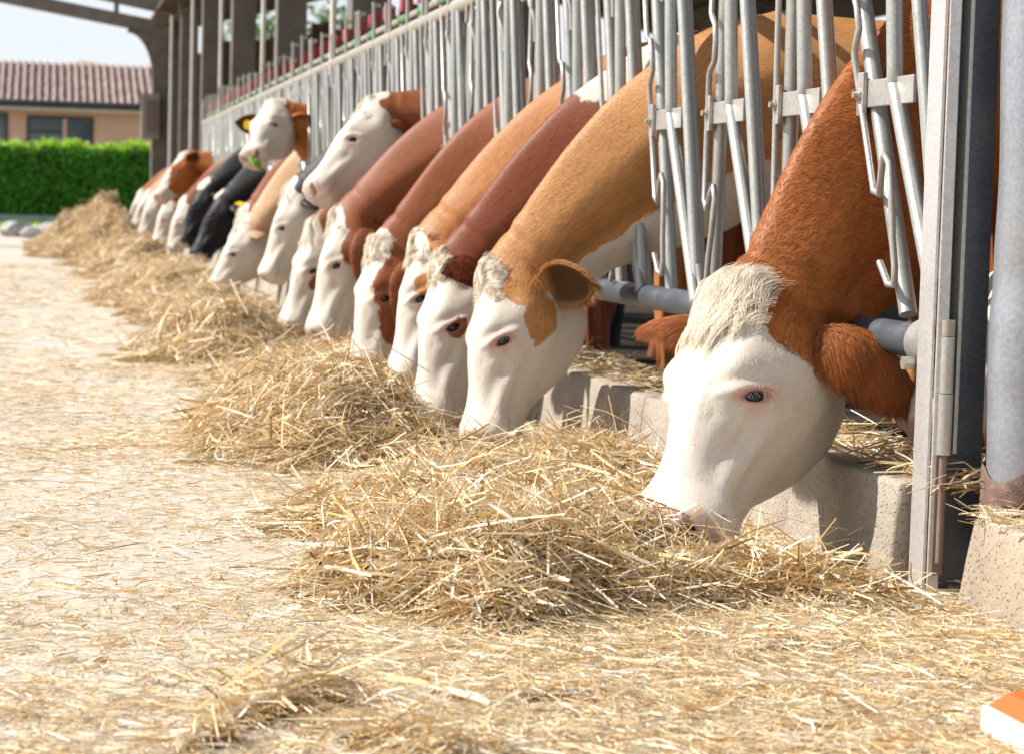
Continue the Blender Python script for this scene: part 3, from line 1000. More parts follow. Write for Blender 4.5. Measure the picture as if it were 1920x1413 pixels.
def loft_rings(path, ra, rb, n_, axis_up):
    """generic closed loft for legs and tail in rest space"""
    V_, F_ = [], []
    for i, p in enumerate(path):
        for k in range(n_):
            a = 2 * math.pi * k / n_
            V_.append((p[0] + ra[i] * math.cos(a), p[1] + rb[i] * math.sin(a), p[2]))
    for i in range(len(path) - 1):
        for k in range(n_):
            F_.append((i * n_ + k, i * n_ + (k + 1) % n_, (i + 1) * n_ + (k + 1) % n_, (i + 1) * n_ + k))
    return np.array(V_, float), np.array(F_, int)


REST = {True: rest_body(True), False: rest_body(False)}
LEGS = []
for sd in (-1, 1):
    LEGS.append(loft_rings([(1.48, .15 * sd, -.20), (1.47, .15 * sd, -.45), (1.46, .14 * sd, -.62), (1.45, .13 * sd, -.84), (1.45, .13 * sd, -.90), (1.46, .13 * sd, -1.14), (1.45, .13 * sd, -1.20), (1.43, .13 * sd, -1.325)],
                           [.15, .10, .062, .055, .05, .036, .05, .06], [.08, .075, .055, .05, .045, .034, .045, .055], 12, 0))
    LEGS.append(loft_rings([(2.52, .16 * sd, -.15), (2.50, .16 * sd, -.40), (2.56, .15 * sd, -.56), (2.63, .14 * sd, -.70), (2.61, .14 * sd, -.90), (2.60, .14 * sd, -1.14), (2.58, .14 * sd, -1.20), (2.56, .14 * sd, -1.325)],
                           [.22, .16, .09, .06, .05, .04, .05, .06], [.10, .10, .07, .05, .045, .036, .045, .055], 12, 0))
TAIL = loft_rings([(2.82, 0, .08), (2.86, 0, -.1), (2.87, 0, -.5), (2.87, 0, -.62), (2.87, 0, -.8)], [.03, .025, .016, .04, .01], [.03, .025, .016, .04, .01], 8, 0)


def ear_geo(n_t=16, n_a=20):
    """ear in its own frame: x along the ear, y across, z towards the back of the ear"""
    V_, inn, tt = [], [], []
    for i in range(n_t):
        t_ = i / (n_t - 1)
        x = .215 * t_
        wd = (.022 + .052 * math.sin(math.pi * min(1, t_ * 1.02) ** .85)) * (1 - .9 * max(0, t_ - .80) / .20) ** .5 if t_ < .999 else .004
        dp = wd * (.62 - .25 * t_)
        bend = -.045 * t_ * t_
        for k in range(n_a):
            a = 2 * math.pi * k / n_a
            yy = math.cos(a) * wd
            if math.sin(a) >= 0: zz = math.sin(a) * dp; io = 0
            else: zz = -math.sin(a) * dp * .62 * (1 if t_ > .12 else -1) - .006; io = 1
            V_.append((x, yy, zz + bend))
            inn.append(io * sstep(.1, .25, t_) * sstep(.0, .7, abs(math.sin(a))))
            tt.append(t_)
    F_ = []
    for i in range(n_t - 1):
        for k in range(n_a): F_.append((i * n_a + k, i * n_a + (k + 1) % n_a, (i + 1) * n_a + (k + 1) % n_a, (i + 1) * n_a + k))
    return np.array(V_), np.array(F_), np.array(inn, float), np.array(tt)


EAR = ear_geo()


def m_cow(name, brown, white=(0.63, 0.57, 0.485), pinkf=.45):
    t = NT(name)
    rest = t.attr('rest', 'Vector')
    pv = t.attr('patch')
    edge = t.noise(rest, 46, 5, 0.7)
    e2 = t.noise(t.mapv(rest, (1, 2.2, 2.2)), 11, 3)
    f = t.math('ADD', t.math('ADD', pv, t.math('MULTIPLY', t.math('SUBTRACT', edge, .5), .034)), t.math('MULTIPLY', t.math('SUBTRACT', e2, .5), .05))
    wmask = t.rng(f, -.003, .004)
    warp = t.n('ShaderNodeVectorMath', operation='ADD')
    wv = t.n('ShaderNodeVectorMath', operation='SCALE')
    t.l(t.noise(rest, 6, 3, out=1), wv.inputs[0])
    wv.inputs['Scale'].default_value = .035
    t.l(rest, warp.inputs[0])
    t.l(wv.outputs[0], warp.inputs[1])
    hair = t.noise(t.mapv(warp.outputs[0], (16, 240, 240)), 1.0, 4, 0.65)
    hair2 = t.noise(t.mapv(warp.outputs[0], (5, 50, 50)), 1.0, 3, 0.6)
    big = t.noise(rest, 5, 4)
    br = t.mix(t.rng(hair, .3, .72), tuple(x * .62 for x in brown), tuple(min(1, x * 1.38) for x in brown))
    br = t.mix(t.rng(big, .35, .7, 0, .45), br, tuple(x * .62 for x in brown))
    wh = t.mix(t.rng(hair, .3, .7), tuple(x * .90 for x in white), tuple(min(.86, x * 1.08) for x in white))
    wh = t.mix(t.rng(hair2, .50, .75, 0, .50), wh, (0.56, 0.42, 0.29))
    dirt = t.noise(rest, 26, 6, .7)
    wh = t.mix(t.rng(dirt, .57, .76, 0, .45), wh, (0.44, 0.33, 0.22))
    c = t.mix(wmask, br, wh)
    c = t.mix(t.math('MULTIPLY', t.attr('earin'), .95), c, tuple(x * .14 for x in brown))
    c = t.mix(t.math('MULTIPLY', t.attr('pink'), pinkf), c, (0.55, 0.24, 0.19))
    c = t.mix(t.math('MULTIPLY', t.attr('nost'), .9), c, (0.22, 0.06, 0.05))
    h = t.math('ADD', hair, t.math('MULTIPLY', hair2, 1.0))
    t.bump(h, 0.12, 0.003)
    t.done(c, 0.52, 0.0, 0.22)
    return t.m


def m_hair(name):
    t = NT(name)
    c = t.attr('hcol', 'Color')
    t.done(c, 0.42, 0.0, 0.28)
    return t.m


M['hair'] = m_hair('cow_hair')


def curves(name, P, rad, col, parent):
    """P (n,k,3) strands -> one hair curves object"""
    n_, k_, _ = P.shape
    cu = bpy.data.hair_curves.new(name)
    cu.add_curves([k_] * n_)
    cu.attributes['position'].data.foreach_set('vector', P.astype(np.float32).ravel())
    ra = cu.attributes.get('radius') or cu.attributes.new('radius', 'FLOAT', 'POINT')
    ra.data.foreach_set('value', np.ascontiguousarray(np.broadcast_to(rad, (n_, k_)), dtype=np.float32).ravel())
    ca = cu.attributes.new('hcol', 'FLOAT_COLOR', 'CURVE')
    ca.data.foreach_set('color', np.concatenate([col, np.ones((n_, 1))], 1).astype(np.float32).ravel())
    cu.materials.append(M['hair'])
    return link(name, cu, parent)


def blob(P, c, r):
    """signed: positive inside an ellipsoid (rest space); c=(s,v,w)"""
    d = np.sqrt((((P - np.array(c)) / np.array(r)) ** 2).sum(1))
    return (1 - d) * min(r)


def face_white(P, sb=.455, top=.05, low=.10, blaze=None):
    s, v, w = P.T
    b = sb + top * sstep(.05, .10, w) + low * sstep(-.05, -.13, w)
    f = b - s
    if blaze is not None:            # only a stripe down the front of the face
        f = np.minimum(f, (blaze + .05 * sstep(.22, .05, s) * 2) - np.abs(v) - .5 * np.clip(.04 - w, 0, 1) * (s > .16))
    return f


def cow(spec):
    hi = spec.get('hi', False)
    Mz = np.array(spec['M'], float)
    Pt = np.array(spec['P'], float)
    gy = spec['gap'] - .19      # the neck stands in the opening beside the pivot
    yaw = spec.get('yaw', 0.0)
    bdir = np.array([math.cos(yaw), math.sin(yaw), 0.0])
    roll = R(spec.get('roll', 0))
    pa = Pt.copy()
    ref = np.array([-1.0, spec.get('face', 0.0), .6])
    for _ in range(5):
        a = (pa - Mz)
        a /= np.linalg.norm(a)
        wh = ref - ref @ a * a
        wh /= np.linalg.norm(wh)
        lf = np.cross(wh, -a)
        wh = math.cos(roll) * wh + math.sin(roll) * lf
        pa = Pt - .10 * wh
    hs = spec.get('hs', 1.13)
    wsc = spec.get('wsc', 1.0)
    A0 = Mz + a * .58 * hs
    B = np.array([FX + spec.get('bx', .44), gy + spec.get('by', .0), spec.get('bz', 1.33)])
    Lc = np.linalg.norm(B - A0)
    u_ = np.linspace(0, 1, 80)[:, None]
    T0, T1 = a * Lc * spec.get('t0', .34), bdir * Lc * spec.get('t1', .50)
    C = (2 * u_**3 - 3 * u_**2 + 1) * A0 + (u_**3 - 2 * u_**2 + u_) * T0 + (-2 * u_**3 + 3 * u_**2) * B + (u_**3 - u_**2) * T1
    dl = np.concatenate([[0], np.cumsum(np.linalg.norm(np.diff(C, axis=0), axis=1))])
    sn = .58 + (1.42 - .58) * dl / dl[-1]
    tan = np.gradient(C, axis=0)
    tan /= np.linalg.norm(tan, axis=1, keepdims=True)
    sT = np.concatenate([[-.3, 0.0], sn, [3.2]])
    CT = np.vstack([Mz - a * .3 * hs, Mz, C, B + bdir * (3.2 - 1.42)])
    AT = np.vstack([a, a, tan, bdir])
    k_ = sstep(.58, 1.35, sT)[:, None]
    WT = wh * (1 - k_) + np.array([0, 0, 1.0]) * k_
    WT = WT - (WT * AT).sum(1, keepdims=True) * AT
    WT /= np.linalg.norm(WT, axis=1, keepdims=True)

    def pose(Q, rigid_head=False):
        s = np.full(len(Q), .45) if rigid_head else Q[:, 0]
        Cc = np.stack([np.interp(s, sT, CT[:, i]) for i in range(3)], 1)
        Aa = np.stack([np.interp(s, sT, AT[:, i]) for i in range(3)], 1)
        Ww = np.stack([np.interp(s, sT, WT[:, i]) for i in range(3)], 1)
        Aa /= np.linalg.norm(Aa, axis=1, keepdims=True)
        Ww -= (Ww * Aa).sum(1, keepdims=True) * Aa
        Ww /= np.linalg.norm(Ww, axis=1, keepdims=True)
        Ll = np.cross(Ww, -Aa)
        sc = (np.where(s < .58, hs * wsc, 1.0 + (hs * wsc - 1) * np.clip((1.2 - s) / .62, 0, 1)))[:, None]
        out = Cc + Ll * Q[:, 1:2] * sc + Ww * Q[:, 2:3] * sc
        if rigid_head: out = out + Aa * (Q[:, 0:1] - .45) * hs
        return out

    rb = REST[hi]
    Ps, Fs, rest, patch, pink, nost, earin = [pose(rb['P'])], [rb['F']], [rb['P']], [], [rb['pink']], [rb['nost']], [np.zeros(len(rb['P']))]
    pf = spec['patch']
    patch.append(pf(rb['P']))
    base = len(rb['P'])
    for V_, F_ in LEGS + [TAIL]:
        Ps.append(pose(V_)); Fs.append(F_ + base); rest.append(V_)
        patch.append(np.minimum(pf(V_), -.05)); z_ = np.zeros(len(V_))
        pink.append(z_); nost.append(z_); earin.append(z_)
        base += len(V_)
    ears = {}
    for sd in (1, -1):
        e = spec.get('ear_l' if sd > 0 else 'ear_r', spec.get('ear', ((-.10, .80, -.45), 0)))
        d, tw = e[:2]
        # head frame: forward = -s, left = +v, up = +w   -> rest axes
        if len(e) == 2:
            e1 = np.array([-d[0], d[1] * sd, d[2]])
            e1 /= np.linalg.norm(e1)
            bk = np.array([1.0, 0, .55])
            e3 = bk - bk @ e1 * e1
            e3 /= np.linalg.norm(e3)
            e2 = np.cross(e3, e1)
            c_, s_ = math.cos(R(tw)), math.sin(R(tw)) * sd
            e3, e2 = c_ * e3 + s_ * e2, c_ * e2 - s_ * e3
        if len(e) == 3:      # world directions: along the ear, and the way its back faces
            fr = np.stack([a, np.cross(wh, -a), wh])
            e1 = fr @ np.array(e[0], float)
            e1 /= np.linalg.norm(e1)
            e3 = fr @ np.array(e[1], float)
            e3 -= e3 @ e1 * e1
            e3 /= np.linalg.norm(e3)
            e2 = np.cross(e3, e1)
        basep = np.array([.520, .108 * sd, -.020])
        es = spec.get('es', 1.0)
        EV = basep + (EAR[0][:, :1] * e1 + EAR[0][:, 1:2] * e2 + EAR[0][:, 2:3] * e3) * es
        Ps.append(pose(EV, True)); Fs.append(EAR[1] + base); rest.append(EV)
        ec = spec.get('earcol', -.5)
        patch.append(np.full(len(EV), ec)); pink.append(np.zeros(len(EV))); nost.append(np.zeros(len(EV))); earin.append(EAR[2])
        ears[sd] = (basep, e1, e2, e3, base)
        base += len(EV)
    V_ = np.vstack(Ps)
    F_ = np.vstack(Fs)
    rest = np.vstack(rest)
    patch = np.concatenate(patch)
    root = empty('cow', (float(B[0]) + .6, float(B[1]), 0.0))
    tag(root, spec['label'], 'cow', 'cows feeding through the fence')
    mat = spec['mat']
    me = np_mesh('body', V_, F_, mat)
    for nm, arr in (('patch', patch), ('pink', np.concatenate(pink)), ('nost', np.concatenate(nost)), ('earin', np.concatenate(earin))):
        at = me.attributes.new(nm, 'FLOAT', 'POINT')
        at.data.foreach_set('value', arr.astype(np.float32))
    at = me.attributes.new('rest', 'FLOAT_VECTOR', 'POINT')
    at.data.foreach_set('vector', rest.astype(np.float32).ravel())
    body = link('body', me, root)
    # consistent outward normals
    bm = bmesh.new()
    bm.from_mesh(me)
    bmesh.ops.recalc_face_normals(bm, faces=bm.faces)
    bm.to_mesh(me)
    bm.free()
    # eyes
    if spec.get('eyes', True):
        for sd in (1, -1):
            th = .50 if sd > 0 else math.pi - .50
            best, bp = 9, None
            for th_ in np.linspace(.2, .9, 60):
                v_, w_ = ring_surface(np.array([EYE[0]]), np.array([th_ if sd > 0 else math.pi - th_]))
                if abs(w_[0] - EYE[1]) < best: best, bp = abs(w_[0] - EYE[1]), (v_[0], w_[0])
            cen = pose(np.array([[EYE[0] + .003, bp[0] - sd * .0205, bp[1] - .006]]))[0]
            bm = bmesh.new()
            bmesh.ops.create_uvsphere(bm, u_segments=24, v_segments=16, radius=.0225 * hs)
            em = bpy.data.meshes.new('eye')
            bm.to_mesh(em)
            bm.free()
            em.materials.append(M['eye'])
            em.polygons.foreach_set('use_smooth', [True] * len(em.polygons))
            eo = link('eye', em, root, Vector(cen) - root.location)
    # ear tags
    for sd in spec.get('tags', ()):
        bp, e1, e2, e3, _ = ears[sd]
        off = 1 if spec.get('tag_back', True) else -1
        ctr = bp + e1 * .10 + e2 * 0.0
        q = []
        for zz in (off * .052 , off * .056):
            for (xx, yy) in ((-.03, -.028), (.03, -.033), (.05, -.02), (.05, .02), (.03, .033), (-.03, .028)):
                q.append(ctr + e1 * xx + e2 * yy + e3 * zz)
        q = pose(np.array(q), True)
        mb = MB().add(q, [(0, 1, 2, 3, 4, 5), (11, 10, 9, 8, 7, 6)] + [(i, i + 6, (i + 1) % 6 + 6, (i + 1) % 6) for i in range(6)])
        mb.build('ear_tag', M['yellow'], root)
    # hair
    hl = spec.get('forelock', 0)
    if hl:
        nst = hl
        ncl = max(20, nst // 22)
        cs = .60 - .15 * rng.random(ncl) ** 1.4
        cv = np.clip(rng.normal(0, .046, ncl), -.10, .10)
        cl = rng.uniform(.30, 1.05, ncl) * np.where(rng.random(ncl) < .25, 1.6, 1.0) * spec.get('lock_len', .13) * np.clip((cs - .38) / .2, .25, 1.1)
        cvd = rng.normal(0, .20, ncl) + cv * .9 + spec.get('lock_side', 0)
        ci = rng.integers(0, ncl, nst)
        s0 = cs[ci] + rng.normal(0, .007, nst)
        v0 = cv[ci] + rng.normal(0, .009, nst)
        Ln = cl[ci] * rng.uniform(.8, 1.12, nst)
        kk = 7
        tt = np.linspace(0, 1, kk)[None, :]
        curl = spec.get('curl', .0)
        s_ = s0[:, None] - Ln[:, None] * tt * (1 - .15 * tt) + curl * np.sin(tt * 5 + cs[ci][:, None] * 60) * Ln[:, None] * .35
        conv = (1 - .88 * tt)      # strands of a lock run together
        vv = cv[ci][:, None] + (v0 - cv[ci])[:, None] * conv + cvd[ci][:, None] * Ln[:, None] * tt + curl * np.cos(tt * 6 + cv[ci][:, None] * 90) * Ln[:, None] * .25 + rng.normal(0, .0012, (nst, kk)) * tt
        vv = np.clip(vv, -.098, .098)
        topv, hwv, tpv = [hermite(np.clip(s_, .01, .8).ravel(), ST[:, 0], ST[:, i]).reshape(s_.shape) for i in (1, 3, 7)]
        xx = np.clip(np.abs(vv) / (hwv * .93), 0, .985)
        ww = topv * (1 - xx ** 2.5) ** (1 / 2.5) + -.002 + (.013 * np.sin(np.pi * np.clip(tt * .95 + .05, 0, 1)) + .012 * (rng.random((ncl, 1))[ci]) * tt)
        ww += .016 * np.exp(-(((s_ - .56) / .05) ** 2))
        Pq = np.stack([s_, vv, ww], -1)
        Pp = pose(Pq.reshape(-1, 3), True).reshape(nst, kk, 3)
        tone = (rng.uniform(.78, 1.06, ncl)[ci] * rng.uniform(.85, 1.1, nst))[:, None]
        col = np.clip(np.array([[.90, .81, .66]]) * tone, 0, .92)
        rad = np.linspace(.0007, .00015, kk)[None, :]
        curves('forelock', Pp, rad, col, root)
    nh = spec.get('fur', 0)
    if nh:
        # triangles of the posed mesh
        sel = (rest[F_[:, 0], 0] < 1.35)
        Q = F_[sel]
        tri = np.vstack([Q[:, [0, 1, 2]], Q[:, [0, 2, 3]]])
        a_, b_, c_ = V_[tri[:, 0]], V_[tri[:, 1]], V_[tri[:, 2]]
        nr = np.cross(b_ - a_, c_ - a_)
        ar = np.linalg.norm(nr, axis=1)
        isear = tri[:, 0] >= ears[1][4]
        rs = rest[tri[:, 0]]
        wgt = ar * np.where(isear, 6.0, 1.0) * np.where((rs[:, 0] < .42) & ~isear, .2, 1.0)
        # keep off the eye openings
        pk = np.concatenate(pink)[tri[:, 0]]
        wgt = wgt * ((pk < .35) | (rs[:, 0] < .08))
        ti = rng.choice(len(tri), nh, p=wgt / wgt.sum())
        r1, r2 = rng.random((nh, 1)), rng.random((nh, 1))
        fl = (r1 + r2) > 1
        r1, r2 = np.where(fl, 1 - r1, r1), np.where(fl, 1 - r2, r2)
        i0, i1, i2 = tri[ti].T

        def lerp(X): return X[i0] + (X[i1] - X[i0]) * r1 + (X[i2] - X[i0]) * r2
        pr = lerp(V_)
        qr = lerp(rest)
        pt = lerp(patch[:, None])[:, 0]
        nn = nr[ti] / (ar[ti][:, None] + 1e-12)
        # outward
        er_ = isear[ti]
        cen = pose(np.stack([qr[:, 0], 0 * qr[:, 0], 0 * qr[:, 0]], 1))
        flip = np.where(er_, 1, np.sign((nn * (pr - cen)).sum(1)))
        nn = nn * flip[:, None]
        back = np.stack([np.interp(np.clip(qr[:, 0], 0, 3), sT, AT[:, i]) for i in range(3)], 1)
        lw_ = np.stack([np.interp(np.clip(qr[:, 0], 0, 3), sT, WT[:, i]) for i in range(3)], 1)
        left = np.cross(lw_, -back)
        fdir = np.where((qr[:, 0] < .42)[:, None], -back * .8 + left * np.sign(qr[:, 1:2]) * .45 * sstep(.26, .40, qr[:, :1]), back)
        # neck hair sweeps down and outward from the crest
        fdir = np.where((qr[:, 0] > .62)[:, None], back * .75 - lw_ * .55 * np.sign(1.0), fdir)
        # ears: along the ear
        for sd in (1, -1):
            bp, e1, e2, e3, b0 = ears[sd]
            e1w = pose(np.array([bp + e1 * .1]), True)[0] - pose(np.array([bp]), True)[0]
            e1w /= np.linalg.norm(e1w)
            msk = er_ & (i0 >= b0) & (i0 < b0 + len(EAR[0]))
            fdir[msk] = e1w * .8 + np.array([0, 0, -.55])
            cw = pose(np.array([bp + e1 * .1 - e3 * .2]), True)[0]
            dd = pr[msk] - cw
            nn[msk] *= np.sign((nn[msk] * dd).sum(1))[:, None]
        swirl = np.sin(qr[:, 0:1] * 19 + qr[:, 1:2] * 9) * .16
        fd = fdir + np.cross(nn, fdir) * swirl + rng.normal(0, .11, (nh, 3))
        fd -= (fd * nn).sum(1, keepdims=True) * nn
        fd /= np.linalg.norm(fd, axis=1, keepdims=True) + 1e-9
        ln = np.where(er_, .030, np.where(qr[:, 0] < .30, .007, np.where(qr[:, 0] < .5, .011, spec.get('nl', .011)))) * rng.uniform(.6, 1.3, nh)
        lift = np.where(er_, .45, np.where(qr[:, 0] > .55, .10, .10))[:, None]
        lv = ln[:, None]
        p0 = pr - nn * .001
        p1 = pr + fd * lv * .5 + nn * lv * lift * .6
        p2 = pr + fd * lv * 1.0 + nn * lv * lift * .85 + np.array([0, 0, -1]) * lv * np.where(er_, .35, .05)[:, None]
        iswh = (pt + rng.normal(0, .006, nh)) > 0
        br = np.array(spec['brown'])
        q0 = qr * np.array([14.0, 70.0, 70.0])
        cl_ = np.sin(q0[:, 0] * 1.3 + q0[:, 1]) * np.sin(q0[:, 2] * .9 + q0[:, 1] * .7 + 1) + .6 * np.sin(q0[:, 0] * .7 + q0[:, 2] * 2.3 + 2) * np.sin(q0[:, 1] * 2.1 + .5)
        tone = (1.0 + .26 * cl_ * 1.0 + rng.normal(0, .10, nh))[:, None]
        col = np.where(iswh[:, None], np.array([[.72, .66, .57]]) * rng.uniform(.88, 1.1, (nh, 1)), br[None] * tone)
        ei = lerp(np.concatenate(earin)[:, None])
        col = np.where((er_ & ~iswh)[:, None], br[None] * tone * rng.uniform(.75, 1.35, (nh, 1)) * (1 - .82 * ei), col)
        curves('coat_hair', np.stack([p0, p1, p2], 1), np.array([[.00038, .00030, .0001]]), np.clip(col, 0, .88), root)
    if spec.get('lashes'):
        n_ = 15
        for sd in (1, -1):
            tt = np.linspace(0, 1, n_)
            aa = np.pi * (.08 + .84 * tt)
            a_, b_ = np.cos(aa) * .027, np.sin(aa) * .0125
            ca, sa = math.cos(EA), math.sin(EA)
            s_ = EYE[0] + a_ * ca - b_ * sa
            w_ = EYE[1] + a_ * sa + b_ * ca
            v_ = np.array([ring_surface(np.full(60, x_), np.linspace(.1, 1.0, 60))[0][np.argmin(np.abs(ring_surface(np.full(60, x_), np.linspace(.1, 1.0, 60))[1] - y_))] for x_, y_ in zip(s_, w_)])
            root_p = np.stack([s_, sd * (v_ - .001), w_], 1)
            bx_, bw_ = -sa, ca
            L1 = np.stack([np.full(n_, -.003 * bx_), np.full(n_, sd * .008), np.full(n_, -.003 * bw_)], 1)
            L2 = np.stack([-.012 * bx_ + rng.normal(0, .003, n_), np.full(n_, sd * .012), -.012 * bw_ + rng.normal(0, .003, n_)], 1)
            St = np.stack([root_p, root_p + L1, root_p + L2], 1)
            Sw = pose(St.reshape(-1, 3), True).reshape(n_, 3, 3)
            curves('eyelashes', Sw, np.array([[.0005, .0004, .00015]]), np.tile([.86, .84, .80], (n_, 1)), root)
    return root


RUST = (0.36, 0.115, 0.026)
TAN = (0.47, 0.225, 0.080)
DRED = (0.20, 0.052, 0.017)
ORAN = (0.45, 0.185, 0.058)
BRWN = (0.25, 0.076, 0.026)
BLAK = (0.012, 0.011, 0.012)
PALE = (0.56, 0.35, 0.20)
CM = {k: m_cow('cow_coat_' + k, v, pinkf=.8 if k in ('rust', 'tan') else (.03 if k == 'black' else .4)) for k, v in (('rust', RUST), ('tan', TAN), ('dark_red', DRED), ('orange', ORAN), ('brown', BRWN), ('black', BLAK), ('pale', PALE))}


def P_one(P): return face_white(P, .445, .05, .12)


def P_two(P):
    f = face_white(P, .50, .07, .10)
    s, v, w = P.T
    f = np.maximum(f, np.minimum((-.072 - .26 * (s - .6)) - w, 1.5 - s))      # white throat
    return np.minimum(f, -np.maximum(blob(P, (.425, .12, -.050), (.075, .12, .055)), blob(P, (.495, .11, .03), (.05, .1, .06))))


def P_three(P):
    f = face_white(P, .50, .06, .08)
    f = np.maximum(f, blob(P, (1.25, 0, .22), (.16, .2, .12)))
    f = np.maximum(f, blob(P, (1.05, .12, .02), (.03, .08, .025)))
    return np.minimum(f, -blob(P, (.325, .10, .035), (.034, .08, .03)))


def P_four(P): return np.minimum(face_white(P, .50, .07, .08), -blob(P, (.37, .12, .05), (.045, .06, .03)))
def P_five(P): return face_white(P, .52, .07, -.05, .085)
def P_six(P): return np.minimum(face_white(P, .50, .08, -.1), -blob(P, (.43, .12, -.05), (.10, .1, .10)))
def P_white(P): return face_white(P, .56, .05, .10)
def P_low(P): return np.minimum(face_white(P, .52, .06, .1), -blob(P, (.28, .10, -.02), (.05, .08, .05)))
def P_black(P): return np.maximum(blob(P, (.02, 0, -.03), (.05, .12, .09)), blob(P, (.57, 0, .12), (.05, .05, .04)))
def P_blackw(P): return np.maximum(blob(P, (.58, 0, .10), (.07, .10, .06)), blob(P, (.03, 0, 0), (.05, .1, .08)))


